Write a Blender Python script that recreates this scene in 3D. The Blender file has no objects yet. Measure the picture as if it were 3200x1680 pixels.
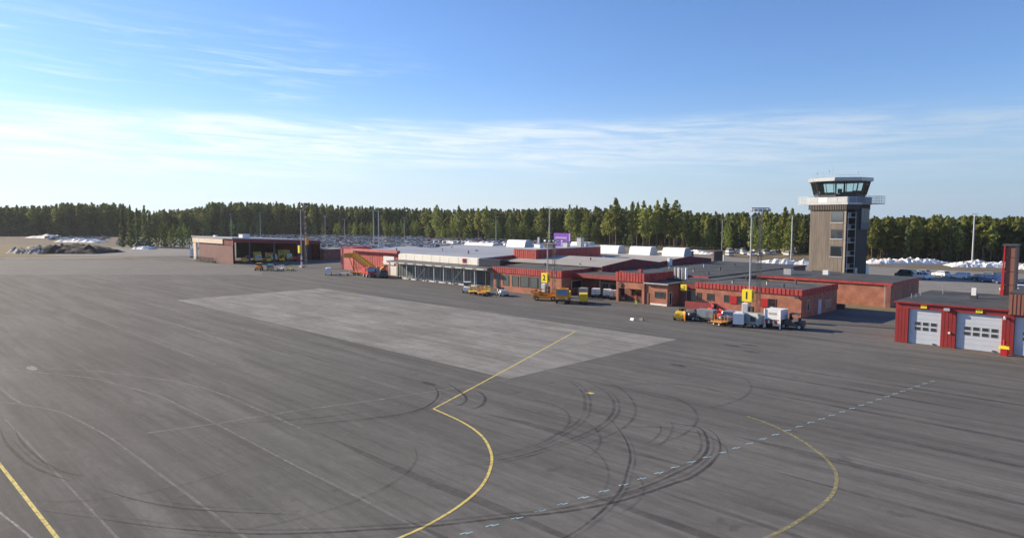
import bpy, math, random
import numpy as np
from mathutils import Vector, Matrix
R_ = math.radians
random.seed(7)
rng = np.random.default_rng(7)
S = bpy.context.scene
C = S.collection

# ------------------------------------------------------------------ camera
# world: +X runs away from the apron behind the terminal, +Y runs along the terminal front to the far left
cd = bpy.data.cameras.new('camera'); cam = bpy.data.objects.new('camera', cd); C.objects.link(cam)
cd.sensor_width = 36.0; cd.lens = 24.0; cd.clip_start = 0.5; cd.clip_end = 30000
cam.location = (0, 0, 15.0)
cam.rotation_euler = (R_(90 - 4.29), 0, R_(-45))
S.camera = cam

# ------------------------------------------------------------------ sun, sky, exposure
SUN_EL, SUN_DIR = 22.0, Vector((-0.34, 1.0, 0)).normalized()
to_sun = Vector((SUN_DIR.x * math.cos(R_(SUN_EL)), SUN_DIR.y * math.cos(R_(SUN_EL)), math.sin(R_(SUN_EL))))
sd = bpy.data.lights.new('sun', 'SUN'); sd.energy = 5.0; sd.angle = R_(0.5); sd.color = (1.0, 0.84, 0.62)
sun = bpy.data.objects.new('sun', sd); C.objects.link(sun)
sun.rotation_euler = (-to_sun).to_track_quat('-Z', 'Y').to_euler()
sun.location = (0, 0, 60)

W = bpy.data.worlds.new('World'); S.world = W; W.use_nodes = True
nt = W.node_tree; nt.nodes.clear()
def N(t, **k):
    n = nt.nodes.new(t)
    for a, b in k.items(): setattr(n, a, b)
    return n
def lk(a, b): nt.links.new(a, b)
def M_(op, a=None, b=None, c=None, clamp=False):
    n = N('ShaderNodeMath', operation=op, use_clamp=clamp)
    for i, v in enumerate((a, b, c)):
        if v is None: continue
        if isinstance(v, (int, float)): n.inputs[i].default_value = v
        else: lk(v, n.inputs[i])
    return n.outputs[0]
def ramp(v, lo, hi, a=0.0, b=1.0):
    n = N('ShaderNodeMapRange', clamp=True, interpolation_type='SMOOTHSTEP')
    lk(v, n.inputs[0])
    for i, x in zip((1, 2, 3, 4), (lo, hi, a, b)): n.inputs[i].default_value = x
    return n.outputs[0]
sky = N('ShaderNodeTexSky', sky_type='NISHITA', sun_disc=False)
sky.sun_elevation = R_(SUN_EL)
sky.sun_rotation = math.atan2(SUN_DIR.x, SUN_DIR.y)
sky.altitude = 50; sky.air_density = 1.0; sky.dust_density = 0.25; sky.ozone_density = 3.0
tc = N('ShaderNodeTexCoord'); sx = N('ShaderNodeSeparateXYZ'); lk(tc.outputs['Generated'], sx.inputs[0])
az = M_('ARCTAN2', sx.outputs[0], sx.outputs[1])            # 0 along +Y, 45 deg along the view
el = M_('MULTIPLY', M_('ARCSINE', sx.outputs[2]), 57.2958)   # elevation in degrees
def cnoise(su, sv, seed, detail=8, rough=0.6, dist=0.0, tilt=0.0):
    c = N('ShaderNodeCombineXYZ')
    lk(M_('MULTIPLY', az, su), c.inputs[0])
    v = M_('MULTIPLY', el, sv)
    if tilt: v = M_('ADD', v, M_('MULTIPLY', az, tilt))
    lk(v, c.inputs[1]); c.inputs[2].default_value = seed
    n = N('ShaderNodeTexNoise'); lk(c.outputs[0], n.inputs['Vector'])
    n.inputs['Scale'].default_value = 1.0; n.inputs['Detail'].default_value = detail
    n.inputs['Roughness'].default_value = rough; n.inputs['Distortion'].default_value = dist
    return n.outputs[0]
# long veil of high cloud lying 4 to 9 degrees above the horizon, all the way round
edge = M_('ADD', el, M_('MULTIPLY', M_('SUBTRACT', cnoise(2.2, 0.25, 3.1, 5), 0.5), 5.0))
band = M_('MULTIPLY', ramp(edge, 2.4, 5.2), ramp(edge, 8.6, 6.6))
fil = ramp(cnoise(6.0, 1.5, 9.7, 11, 0.68, 0.6, tilt=3.0), 0.36, 0.66)
band = M_('MULTIPLY', band, M_('ADD', M_('MULTIPLY', fil, 0.85), 0.15))
# combed cirrus wisps, higher up and patchy
wis = ramp(cnoise(6.0, 1.9, 21.3, 11, 0.68, 0.9, tilt=5.0), 0.46, 0.74)
wm = M_('MULTIPLY', ramp(M_('ADD', M_('COSINE', M_('MULTIPLY', M_('SUBTRACT', az, 0.16), 3.0)), M_('MULTIPLY', M_('SUBTRACT', cnoise(3.0, 0.2, 40.2, 3), 0.5), 3.0)), 0.3, 1.1), M_('MULTIPLY', ramp(el, 6.0, 9.5), ramp(el, 16.5, 11.5)))
wisp = M_('MULTIPLY', wis, wm)
haze_v = ramp(el, 11.0, -1.5)                                  # pale low air near the horizon
cl = M_('ADD', M_('MULTIPLY', band, 0.75), M_('MULTIPLY', wisp, 0.32), clamp=True)
tint = N('ShaderNodeVectorMath', operation='MULTIPLY'); lk(sky.outputs[0], tint.inputs[0]); tint.inputs[1].default_value = (0.90, 1.08, 1.42)
dotn = N('ShaderNodeVectorMath', operation='DOT_PRODUCT'); lk(tc.outputs['Generated'], dotn.inputs[0]); dotn.inputs[1].default_value = to_sun
glow = ramp(dotn.outputs['Value'], -0.25, 0.85)
def toward_sun(c0, c1):                       # cloud and low air are brighter and whiter towards the sun
    n = N('ShaderNodeMix', data_type='RGBA'); lk(glow, n.inputs[0]); n.inputs[6].default_value = (*c0, 1); n.inputs[7].default_value = (*c1, 1); return n.outputs[2]
m1 = N('ShaderNodeMix', data_type='RGBA'); lk(M_('MULTIPLY', haze_v, 0.85), m1.inputs[0]); lk(tint.outputs[0], m1.inputs[6]); lk(toward_sun((2.7, 4.0, 5.5), (6.4, 7.7, 8.8)), m1.inputs[7])
mix = N('ShaderNodeMix', data_type='RGBA'); lk(cl, mix.inputs[0]); lk(m1.outputs[2], mix.inputs[6]); lk(toward_sun((4.2, 5.2, 6.5), (9.2, 9.6, 9.8)), mix.inputs[7])
bg = N('ShaderNodeBackground'); bg.inputs[1].default_value = 0.070
lk(mix.outputs[2], bg.inputs[0]); wo = N('ShaderNodeOutputWorld'); lk(bg.outputs[0], wo.inputs[0])

S.view_settings.view_transform = 'Standard'; S.view_settings.look = 'None'
S.view_settings.exposure = 0.82; S.view_settings.gamma = 1.0; S.view_settings.use_curve_mapping = False
S.render.engine = 'CYCLES'
S.cycles.max_bounces = 6; S.cycles.transparent_max_bounces = 12

# ------------------------------------------------------------------ materials
MATS = {}
def mat(name, col, rough=0.7, metal=0.0, var=0.0, vscale=0.6, col2=None, stretch=(1, 1, 1), bump=0.0, bscale=8.0, spec=0.5, lo=0.35, hi=0.65):
    """procedural paint: base colour broken by noise patches (col2) with a fine bump"""
    if name in MATS: return MATS[name]
    m = bpy.data.materials.new(name); m.use_nodes = True; t = m.node_tree
    b = t.nodes['Principled BSDF']; b.inputs['Roughness'].default_value = rough; b.inputs['Metallic'].default_value = metal
    b.inputs['Specular IOR Level'].default_value = spec
    b.inputs['Base Color'].default_value = (*col, 1)
    co = t.nodes.new('ShaderNodeTexCoord'); mp = t.nodes.new('ShaderNodeMapping'); mp.inputs['Scale'].default_value = stretch
    t.links.new(co.outputs['Object'], mp.inputs[0])
    if var or col2:
        n = t.nodes.new('ShaderNodeTexNoise'); n.inputs['Scale'].default_value = vscale; n.inputs['Detail'].default_value = 8; n.inputs['Roughness'].default_value = 0.65
        t.links.new(mp.outputs[0], n.inputs[0])
        r = t.nodes.new('ShaderNodeMapRange'); r.inputs[1].default_value = lo; r.inputs[2].default_value = hi; t.links.new(n.outputs[0], r.inputs[0])
        x = t.nodes.new('ShaderNodeMix'); x.data_type = 'RGBA'; t.links.new(r.outputs[0], x.inputs[0])
        c2 = col2 if col2 else tuple(c * (1 - var) for c in col)
        c1 = col if col2 else tuple(min(1, c * (1 + var)) for c in col)
        x.inputs[6].default_value = (*c1, 1); x.inputs[7].default_value = (*c2, 1)
        t.links.new(x.outputs[2], b.inputs['Base Color'])
    if bump:
        n = t.nodes.new('ShaderNodeTexNoise'); n.inputs['Scale'].default_value = bscale; n.inputs['Detail'].default_value = 6
        t.links.new(mp.outputs[0], n.inputs[0])
        bm = t.nodes.new('ShaderNodeBump'); bm.inputs['Strength'].default_value = bump; bm.inputs['Distance'].default_value = 0.05
        t.links.new(n.outputs[0], bm.inputs['Height']); t.links.new(bm.outputs[0], b.inputs['Normal'])
    MATS[name] = m; return m

def brick(name, c1, c2, mortar):
    m = bpy.data.materials.new(name); m.use_nodes = True; t = m.node_tree; b = t.nodes['Principled BSDF']; b.inputs['Roughness'].default_value = 0.85
    co = t.nodes.new('ShaderNodeTexCoord'); sp = t.nodes.new('ShaderNodeSeparateXYZ'); cb = t.nodes.new('ShaderNodeCombineXYZ')
    t.links.new(co.outputs['Object'], sp.inputs[0])
    ad = t.nodes.new('ShaderNodeMath'); t.links.new(sp.outputs[0], ad.inputs[0]); t.links.new(sp.outputs[1], ad.inputs[1])
    t.links.new(ad.outputs[0], cb.inputs[0]); t.links.new(sp.outputs[2], cb.inputs[1])
    bt = t.nodes.new('ShaderNodeTexBrick'); t.links.new(cb.outputs[0], bt.inputs[0])
    bt.inputs['Color1'].default_value = (*c1, 1); bt.inputs['Color2'].default_value = (*c2, 1); bt.inputs['Mortar'].default_value = (*mortar, 1)
    bt.inputs['Scale'].default_value = 1.0; bt.inputs['Brick Width'].default_value = 0.26; bt.inputs['Row Height'].default_value = 0.085; bt.inputs['Mortar Size'].default_value = 0.008
    n = t.nodes.new('ShaderNodeTexNoise'); n.inputs['Scale'].default_value = 0.7; n.inputs['Detail'].default_value = 6; t.links.new(co.outputs['Object'], n.inputs[0])
    r = t.nodes.new('ShaderNodeMapRange'); r.inputs[1].default_value = .3; r.inputs[2].default_value = .7; r.inputs[3].default_value = .72; r.inputs[4].default_value = 1.2; t.links.new(n.outputs[0], r.inputs[0])
    sc = t.nodes.new('ShaderNodeVectorMath'); sc.operation = 'SCALE'; t.links.new(bt.outputs[0], sc.inputs[0]); t.links.new(r.outputs[0], sc.inputs['Scale'])
    t.links.new(sc.outputs[0], b.inputs['Base Color']); MATS[name] = m; return m

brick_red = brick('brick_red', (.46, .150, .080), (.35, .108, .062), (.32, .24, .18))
brick_dark_shaded = brick('brick_dark_shaded', (.27, .09, .07), (.20, .065, .055), (.2, .15, .13))  # darker copy of the red brick, shade of recessed walls put into the colour
red = mat('red_steel', (.40, .044, .040), .6, var=.32, vscale=1.3, stretch=(1, 1, .25))
red_fs = mat('red_steel_station', (.27, .022, .022), .5, var=.2, vscale=.7, stretch=(1, 1, .2))
red_pink = mat('faded_red_sheet', (.50, .10, .10), .6, var=.2, vscale=.5)
red_shade = mat('dark_red_boards', (.23, .028, .032), .65, var=.2, vscale=.9)  # darker copy of the red steel, shade of sunless faces put into the colour
roof_grey = mat('grey_roof_sheet', (.34, .345, .36), .55, col2=(.25, .255, .27), vscale=.12, stretch=(1, .3, 1), lo=.4, hi=.7)
roof_pale = mat('pale_roof_felt', (.36, .345, .32), .8, col2=(.28, .27, .25), vscale=.2)
felt = mat('black_roof_felt', (.062, .064, .064), .8, col2=(.030, .032, .033), vscale=.28, bump=.3, lo=.38, hi=.62)
felt2 = mat('worn_roof_felt', (.088, .088, .085), .85, col2=(.040, .042, .043), vscale=.22, bump=.3, lo=.38, hi=.62)
white = mat('white_paint', (.78, .78, .76), .5, var=.05, vscale=1.5)
cream = mat('cream_panel', (.80, .77, .68), .6, var=.07, vscale=.5)
peach = mat('peach_panel', (.72, .58, .45), .65, var=.1, vscale=.5)
door_grey = mat('door_panel_grey', (.50, .54, .60), .45, var=.04, vscale=1.0)
lgrey = mat('light_grey_metal', (.45, .46, .47), .45, .3, var=.08)
galv = mat('galvanised_steel', (.42, .43, .44), .42, .6, var=.12, vscale=3)
dgrey = mat('dark_grey_metal', (.07, .072, .078), .5, .2, var=.1)
black = mat('black_rubber', (.018, .018, .019), .8)
navy = mat('navy_panel', (.020, .028, .045), .3)
glass = mat('window_glass', (.022, .032, .038), .05, spec=1.0); glass.node_tree.nodes['Principled BSDF'].inputs['IOR'].default_value = 1.9
glass_lit = mat('greenish_glass', (.12, .145, .14), .12, spec=.5)
yellow = mat('yellow_paint', (.80, .52, .015), .45, var=.12, vscale=2)
orange = mat('orange_paint', (.72, .27, .015), .45, var=.12, vscale=2)
sign_y = mat('sign_yellow', (.85, .66, .02), .5)
olive_y = mat('dull_yellow_paint', (.42, .40, .05), .5, var=.15)
redv = mat('vehicle_red', (.45, .02, .02), .4, var=.08)
silver = mat('silver_paint', (.36, .40, .46), .3, .5)
wood = mat('weathered_boards', (.19, .158, .128), .8, col2=(.115, .097, .082), vscale=1.1, stretch=(1, 1, .12), bump=.15)
wood_shade = mat('dark_boards', (.032, .031, .033), .75, var=.2, vscale=1, stretch=(1, 1, .12))  # tower boards again, darkened: shade of the sunless side is in the colour
brown_sheet = mat('brown_corrugated', (.23, .095, .065), .6, var=.18, vscale=.8, stretch=(1, 1, .2))
purple = mat('purple_panel', (.19, .055, .44), .45, var=.06)
lilac = mat('lilac_panel', (.45, .30, .68), .5)
skylight_m = mat('opal_skylight', (.86, .87, .88), .35, var=.04)
sky_end = mat('skylight_end', (.33, .38, .44), .4, .2, var=.1)
concrete = mat('concrete_base', (.38, .36, .33), .9, var=.15, vscale=2)
snow = mat('old_snow', (.90, .88, .84), .75, col2=(.42, .35, .27), vscale=.6, lo=.48, hi=.68, bump=.5, bscale=1.2)
soil = mat('dark_earth', (.014, .014, .015), .95, col2=(.034, .030, .027), vscale=.25, bump=.8, bscale=1.5)
rubble_m = mat('grey_rubble', (.24, .22, .20), .9, col2=(.42, .40, .37), vscale=.9)
skin_m = mat('skin', (.55, .34, .25), .6)
hiv_y = mat('hi_vis_yellow', (.62, .72, .04), .7)
hiv_o = mat('hi_vis_orange', (.85, .30, .03), .7)
cloth_r = mat('red_jacket', (.60, .08, .04), .8)
cloth_d = mat('dark_cloth', (.03, .032, .04), .8)
cab_glass = bpy.data.materials.new('cab_glass'); cab_glass.use_nodes = True
_t = cab_glass.node_tree; _t.nodes.clear()
_o = _t.nodes.new('ShaderNodeOutputMaterial'); _a = _t.nodes.new('ShaderNodeBsdfTransparent'); _a.inputs[0].default_value = (.86, .96, .93, 1)
_g = _t.nodes.new('ShaderNodeBsdfGlossy'); _g.inputs['Roughness'].default_value = .03; _f = _t.nodes.new('ShaderNodeFresnel'); _f.inputs[0].default_value = 1.5
_x = _t.nodes.new('ShaderNodeMixShader'); _t.links.new(_f.outputs[0], _x.inputs[0]); _t.links.new(_a.outputs[0], _x.inputs[1]); _t.links.new(_g.outputs[0], _x.inputs[2]); _t.links.new(_x.outputs[0], _o.inputs[0])

# ------------------------------------------------------------------ mesh helpers
class MB:
    def __init__(s): s.v, s.f, s.m = [], [], []
    def quad(s, pts, mi=0):
        n = len(s.v); s.v += [tuple(p) for p in pts]; s.f.append(tuple(range(n, n + len(pts)))); s.m.append(mi); return s
    def box(s, x0, x1, y0, y1, z0, z1, mi=0):
        n = len(s.v)
        s.v += [(x0, y0, z0), (x1, y0, z0), (x1, y1, z0), (x0, y1, z0), (x0, y0, z1), (x1, y0, z1), (x1, y1, z1), (x0, y1, z1)]
        for q in ((0, 3, 2, 1), (4, 5, 6, 7), (0, 1, 5, 4), (1, 2, 6, 5), (2, 3, 7, 6), (3, 0, 4, 7)): s.f.append(tuple(n + i for i in q)); s.m.append(mi)
        return s
    def hull(s, bot, top, mi=0):
        """solid between two polygons of equal count"""
        n = len(s.v); k = len(bot); s.v += [tuple(p) for p in bot] + [tuple(p) for p in top]
        s.f.append(tuple(n + i for i in reversed(range(k)))); s.f.append(tuple(n + k + i for i in range(k))); s.m += [mi, mi]
        for i in range(k): j = (i + 1) % k; s.f.append((n + i, n + j, n + k + j, n + k + i)); s.m.append(mi)
        return s
    def prism(s, poly, z0, z1, mi=0): return s.hull([(x, y, z0) for x, y in poly], [(x, y, z1) for x, y in poly], mi)
    def ext_y(s, poly, y0, y1, mi=0): return s.hull([(x, y0, z) for x, z in poly], [(x, y1, z) for x, z in poly], mi)
    def ext_x(s, poly, x0, x1, mi=0): return s.hull([(x0, y, z) for y, z in poly], [(x1, y, z) for y, z in poly], mi)
    def rod(s, a, b, r, n=6, r2=None, mi=0):
        a, b = Vector(a), Vector(b); d = (b - a).normalized(); u = d.orthogonal().normalized(); w = d.cross(u); r2 = r if r2 is None else r2
        P = lambda c, rr: [c + (u * math.cos(2 * math.pi * i / n) + w * math.sin(2 * math.pi * i / n)) * rr for i in range(n)]
        return s.hull(P(a, r), P(b, r2), mi)
    def bar(s, a, b, w, h, mi=0):
        a, b = Vector(a), Vector(b); d = (b - a).normalized(); u = d.cross(Vector((0, 0, 1)))
        u = (u if u.length > 1e-3 else Vector((1, 0, 0))).normalized() * w / 2; v = u.cross(d).normalized() * h / 2
        P = lambda c: [c - u - v, c + u - v, c + u + v, c - u + v]
        return s.hull(P(a), P(b), mi)
    def mesh(s, name, mats):
        me = bpy.data.meshes.new(name); me.from_pydata(s.v, [], s.f)
        for m in (mats if isinstance(mats, (list, tuple)) else [mats]): me.materials.append(m)
        me.polygons.foreach_set('material_index', s.m); me.update(); return me
    def build(s, name, mats, parent=None, loc=None):
        if parent is not None and parent.name in OFF:
            o = OFF[parent.name]; s.v = [(x - o[0], y - o[1], z - o[2]) for x, y, z in s.v]
        ob = bpy.data.objects.new(name, s.mesh(name, mats)); C.objects.link(ob)
        if parent is not None:
            ob.parent = parent
            if parent.name in OFF: OFF[ob.name] = OFF[parent.name]
        if loc: ob.location = loc
        return ob
OFF = {}     # things whose parts are written in world metres
def tag(o, label=None, cat=None, group=None, kind=None):
    if label: o['label'] = label
    if cat: o['category'] = cat
    if group: o['group'] = group
    if kind: o['kind'] = kind
    return o
def thing(name, label, cat, loc=(0, 0, 0), rz=0.0, group=None, world=False):
    o = bpy.data.objects.new(name, None); C.objects.link(o); o.location = loc; o.rotation_euler = (0, 0, rz); o.empty_display_size = .5
    tag(o, label, cat, group)
    if world: OFF[o.name] = loc
    return o
def bx(name, p, m, x0, x1, y0, y1, z0, z1): return MB().box(min(x0, x1), max(x0, x1), min(y0, y1), max(y0, y1), z0, z1).build(name, m, p)
def children(o): return [c for c in bpy.data.objects if c.parent == o]
def copy_tree(o, parent=None):
    c = o.copy(); C.objects.link(c); c.parent = parent
    for ch in list(o.children): copy_tree(ch, c)
    return c
def text_mesh(s, size):
    cu = bpy.data.curves.new('txt', 'FONT'); cu.body = s; cu.size = size; cu.align_x = 'CENTER'; cu.align_y = 'CENTER'; cu.extrude = .012; cu.offset = size * .016; cu.resolution_u = 3
    o = bpy.data.objects.new('txt', cu); C.objects.link(o); bpy.context.view_layer.update()
    me = bpy.data.meshes.new_from_object(o.evaluated_get(bpy.context.evaluated_depsgraph_get())); bpy.data.objects.remove(o); return me
def text(s, size, p, m, loc, rot):
    me = text_mesh(s, size); me.materials.clear(); me.materials.append(m)
    o = bpy.data.objects.new('number', me); C.objects.link(o); o.parent = p; o.location = loc; o.rotation_euler = rot; return o
def cw(xc, yc): return ((xc + yc) * .70710678, (yc - xc) * .70710678)     # right/forward metres of the apron view to world

# window on a wall facing -X (plane x) or -Y (plane y): frame ring, pane, sill
def win(p, axis, plane, a0, a1, z0, z1, fm=None, gm=None, mull=0, name='window', fw=.09):
    fm = fm or dgrey; gm = gm or glass; d = .07
    f = MB(); g = MB()
    def b(mb, u0, u1, w0, w1, d0, d1):
        if axis == 'x': mb.box(plane - d1, plane - d0, u0, u1, w0, w1)
        else: mb.box(u0, u1, plane - d1, plane - d0, w0, w1)
    b(f, a0, a1, z0, z0 + fw, .003, d); b(f, a0, a1, z1 - fw, z1, .003, d)
    b(f, a0, a0 + fw, z0 + fw, z1 - fw, .003, d); b(f, a1 - fw, a1, z0 + fw, z1 - fw, .003, d)
    for i in range(mull):
        c = a0 + (a1 - a0) * (i + 1) / (mull + 1); b(f, c - fw / 2, c + fw / 2, z0 + fw, z1 - fw, .003, d - .01)
    o = f.build(name, fm, p)
    n = mull + 1
    for i in range(n):
        g = MB(); b(g, a0 + (a1 - a0) * i / n + fw * .55, a0 + (a1 - a0) * (i + 1) / n - fw * .55, z0 + fw, z1 - fw, .002, .03); g.build('pane', gm, o)
    return o
# ribbed metal fascia: a backing board and one object for each sheet
def fascia(p, axis, plane, a0, a1, z0, z1, m, pitch=.62, t=.10, out=.06):
    k = MB()
    if axis == 'x': k.box(plane - t, plane - .003, a0, a1, z0, z1)
    else: k.box(a0, a1, plane - t, plane - .003, z0, z1)
    f = k.build('fascia', m, p)
    n = max(1, int(abs(a1 - a0) / pitch)); w = (a1 - a0) / n
    for i in range(n):
        q = MB(); u0 = a0 + i * w + .05 * w; u1 = a0 + (i + 1) * w - .22 * w; e = out * random.uniform(.75, 1.25)
        if axis == 'x': q.box(plane - t - e, plane - t + .004, u0, u1, z0 + .02, z1 - .02)
        else: q.box(u0, u1, plane - t - e, plane - t + .004, z0 + .02, z1 - .02)
        q.build('panel', m, f)
    return f

# ================================================================== GROUND
def ground_mat(name, stops, vs, streak=None, fine=.12, rough=.9, spots=None, bump=.15):
    """stops: three colours blended by two noises; streak=(x,y) stretch in metres^-1 for paver lanes"""
    m = bpy.data.materials.new(name); m.use_nodes = True; t = m.node_tree; b = t.nodes['Principled BSDF']
    b.inputs['Roughness'].default_value = rough; b.inputs['Specular IOR Level'].default_value = .12
    co = t.nodes.new('ShaderNodeTexCoord')
    def noise(scale, sc=(1, 1, 1), detail=7, rgh=.6, loc=(0, 0, 0), dist=0.):
        mp = t.nodes.new('ShaderNodeMapping'); mp.inputs['Scale'].default_value = sc; mp.inputs['Location'].default_value = loc; t.links.new(co.outputs['Object'], mp.inputs[0])
        n = t.nodes.new('ShaderNodeTexNoise'); n.inputs['Scale'].default_value = scale; n.inputs['Detail'].default_value = detail; n.inputs['Roughness'].default_value = rgh; n.inputs['Distortion'].default_value = dist
        t.links.new(mp.outputs[0], n.inputs[0]); return n.outputs[0]
    def rmp(v, lo, hi, a=0., c=1.):
        r = t.nodes.new('ShaderNodeMapRange'); t.links.new(v, r.inputs[0])
        for i, x in zip((1, 2, 3, 4), (lo, hi, a, c)): r.inputs[i].default_value = x
        return r.outputs[0]
    def mixc(f, a, c, mode='MIX'):
        x = t.nodes.new('ShaderNodeMix'); x.data_type = 'RGBA'; x.blend_type = mode
        t.links.new(f, x.inputs[0]) if not isinstance(f, float) else setattr(x.inputs[0], 'default_value', f)
        for i, v in ((6, a), (7, c)):
            if isinstance(v, tuple): x.inputs[i].default_value = (*v, 1)
            else: t.links.new(v, x.inputs[i])
        return x.outputs[2]
    col = mixc(rmp(noise(vs), .35, .65), stops[0], stops[1])
    col = mixc(rmp(noise(vs * 4.3, loc=(31, 7, 0)), .45, .75), col, stops[2])
    if streak:
        col = mixc(rmp(noise(1., (streak[0], streak[1], 1), 6, .72), .44, .62, 0., .85), col, tuple(c * .62 for c in stops[0]))
        col = mixc(rmp(noise(1., (streak[0] * .45, streak[1] * 1.3, 1), 6, .75, (9, 4, 0)), .48, .66, 0., .7), col, tuple(min(1, c * 1.45) for c in stops[0]))
        col = mixc(rmp(noise(1., (streak[0] * 3.5, streak[1] * 1.6, 1), 4, .7, (2, 8, 0)), .48, .66, 0., .45), col, tuple(c * .66 for c in stops[0]))
    if spots:
        col = mixc(rmp(noise(spots, detail=3, loc=(3, 3, 0)), .66, .72, 0., .5), col, tuple(c * .5 for c in stops[0]))
    col = mixc(rmp(noise(1.7, (1, .45, 1), 6, .75, (5, 5, 0)), .42, .70, 0., .42), col, tuple(c * .66 for c in stops[0]))
    col = mixc(rmp(noise(2.3, (1, .5, 1), 6, .8, (8, 1, 0)), .52, .74, 0., .40), col, tuple(min(1, c * 1.5) for c in stops[0]))
    if name == 'concrete_slab':               # each cast slab has its own tone
        oi = t.nodes.new('ShaderNodeObjectInfo'); vs_ = t.nodes.new('ShaderNodeVectorMath'); vs_.operation = 'SCALE'; t.links.new(col, vs_.inputs[0]); t.links.new(rmp(oi.outputs['Random'], 0, 1, .92, 1.06), vs_.inputs['Scale']); col = vs_.outputs[0]
    g = noise(9., detail=5, rgh=.85)
    sc = t.nodes.new('ShaderNodeVectorMath'); sc.operation = 'SCALE'; t.links.new(col, sc.inputs[0]); t.links.new(rmp(g, .2, .8, 1 - fine, 1 + fine), sc.inputs['Scale'])
    t.links.new(sc.outputs[0], b.inputs['Base Color'])
    if bump:
        bm = t.nodes.new('ShaderNodeBump'); bm.inputs['Strength'].default_value = bump; bm.inputs['Distance'].default_value = .03; t.links.new(g, bm.inputs['Height']); t.links.new(bm.outputs[0], b.inputs['Normal'])
    MATS[name] = m; return m
asphalt = ground_mat('apron_asphalt', ((.130, .127, .121), (.149, .145, .138), (.113, .111, .106)), .035, streak=(.55, .022), fine=.22, spots=.35)
conc_pad = ground_mat('concrete_slab', ((.240, .234, .219), (.212, .208, .195), (.262, .256, .24)), .08, streak=(.5, .05), fine=.10, spots=.4)
conc_far = ground_mat('pale_slab', ((.165, .16, .152), (.14, .137, .13), (.19, .184, .172)), .06, fine=.1)
lot_mat = ground_mat('lot_asphalt', ((.23, .222, .21), (.185, .18, .17), (.27, .26, .245)), .05, fine=.15)
sand = ground_mat('sandy_ground', ((.175, .148, .118), (.135, .113, .09), (.115, .108, .07)), .02, fine=.2, rough=1.)
drygrass = ground_mat('dry_grass_soil', ((.20, .165, .09), (.155, .13, .075), (.23, .19, .125)), .25, fine=.35, rough=1.)
moss = ground_mat('forest_soil', ((.075, .070, .035), (.05, .05, .025), (.11, .09, .05)), .06, fine=.3, rough=1.)

def sheet(name, poly, z, m, label=None, parent=None):
    o = MB().quad([(x, y, z) for x, y in poly]).build(name, m, parent)
    if parent is None: tag(o, label, None, None, 'structure')
    return o
big = [(9000 * math.cos(a * math.pi / 16), 9000 * math.sin(a * math.pi / 16)) for a in range(32)]
sheet('ground', big, -.03, sand, 'sandy brown open ground around the airfield')
apron = sheet('apron', [(-260, -260), (132, -260), (132, 24), (127, 30), (123, 190), (118, 262), (98, 284), (70, 288), (46, 306), (43, 322), (-40, 420), (-260, 520)], 0, asphalt, 'grey asphalt aircraft apron with tyre marks')
sheet('parking_lot', [(140, -60), (226, -60), (226, 92), (300, 230), (172, 300), (158, 200), (156, 84), (132.5, 75), (132.5, 46), (142, 44)], -.008, lot_mat, 'pale asphalt car park behind the terminal')
sheet('car_park_ground', [cw(-185, 268), cw(25, 268), cw(60, 330), cw(40, 500), cw(-60, 560), cw(-250, 560)], -.014, lot_mat, 'pale asphalt ground of the far car park')
sheet('access_road', [cw(-300, 232), cw(-98, 262), cw(-98, 268), cw(-300, 240)], -.010, lot_mat, 'pale road behind the equipment shed')
sheet('dry_verge', [(118.5, 20), (141, 20), (141, 35.2), (132, 46), (118.5, 46)], .006, drygrass, 'strip of dry yellow grass beside the brick annex')
sheet('grass_island', [cw(30, 300), cw(100, 255), cw(128, 262), cw(60, 318)], .004, drygrass, 'dry grass island beyond the terminal roof')
sheet('verge_left', [cw(-260, 262), cw(-112, 262), cw(-112, 330), cw(-330, 400)], -.02, drygrass, 'rough dry ground beyond the apron edge')
# concrete slabs let into the asphalt: rows of cast panels with joints
def slab_field(name, x0, x1, y0, y1, nx, ny, m, label):
    base = sheet(name, [(x0, y0), (x1, y0), (x1, y1), (x0, y1)], .004, mat('joint_filler', (.10, .098, .094), .95), label)
    dx, dy = (x1 - x0) / nx, (y1 - y0) / ny
    for i in range(nx):
        for j in range(ny):
            g = .03
            MB().quad([(x0 + i * dx + g, y0 + j * dy + g, .008), (x0 + (i + 1) * dx - g, y0 + j * dy + g, .008), (x0 + (i + 1) * dx - g, y0 + (j + 1) * dy - g, .008), (x0 + i * dx + g, y0 + (j + 1) * dy - g, .008)]).build('slab', m, base)
    return base
pad = slab_field('concrete_pad', 44.2, 73.5, 44.6, 131, 5, 14, conc_pad, 'pale concrete parking stand in front of the terminal')
sheet('slab_strip', [(-30, 284), (31.4, 222.6), (80.4, 173.6), (91, 196), (91, 216), (80, 262), (44, 300), (-30, 340)], .004, conc_far, 'pale concrete hardstand in front of the equipment shed')

def alpha_mat(name, col, lo, hi, amin, amax, scale=1.2, rough=.8):
    m = bpy.data.materials.new(name); m.use_nodes = True; t = m.node_tree; b = t.nodes['Principled BSDF']; b.inputs['Base Color'].default_value = (*col, 1); b.inputs['Roughness'].default_value = rough
    co = t.nodes.new('ShaderNodeTexCoord'); n = t.nodes.new('ShaderNodeTexNoise'); n.inputs['Scale'].default_value = scale; n.inputs['Detail'].default_value = 9; n.inputs['Roughness'].default_value = .75; t.links.new(co.outputs['Object'], n.inputs[0])
    r = t.nodes.new('ShaderNodeMapRange')
    for i, x in zip((1, 2, 3, 4), (lo, hi, amin, amax)): r.inputs[i].default_value = x
    t.links.new(n.outputs[0], r.inputs[0]); t.links.new(r.outputs[0], b.inputs['Alpha']); r.clamp = True; return m
pt_yellow = alpha_mat('line_yellow', (.66, .54, .15), .34, .56, .35, 1., 3.5)
pt_yworn = alpha_mat('line_yellow_worn', (.42, .38, .15), .38, .64, .08, .75, 3.0)
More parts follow.
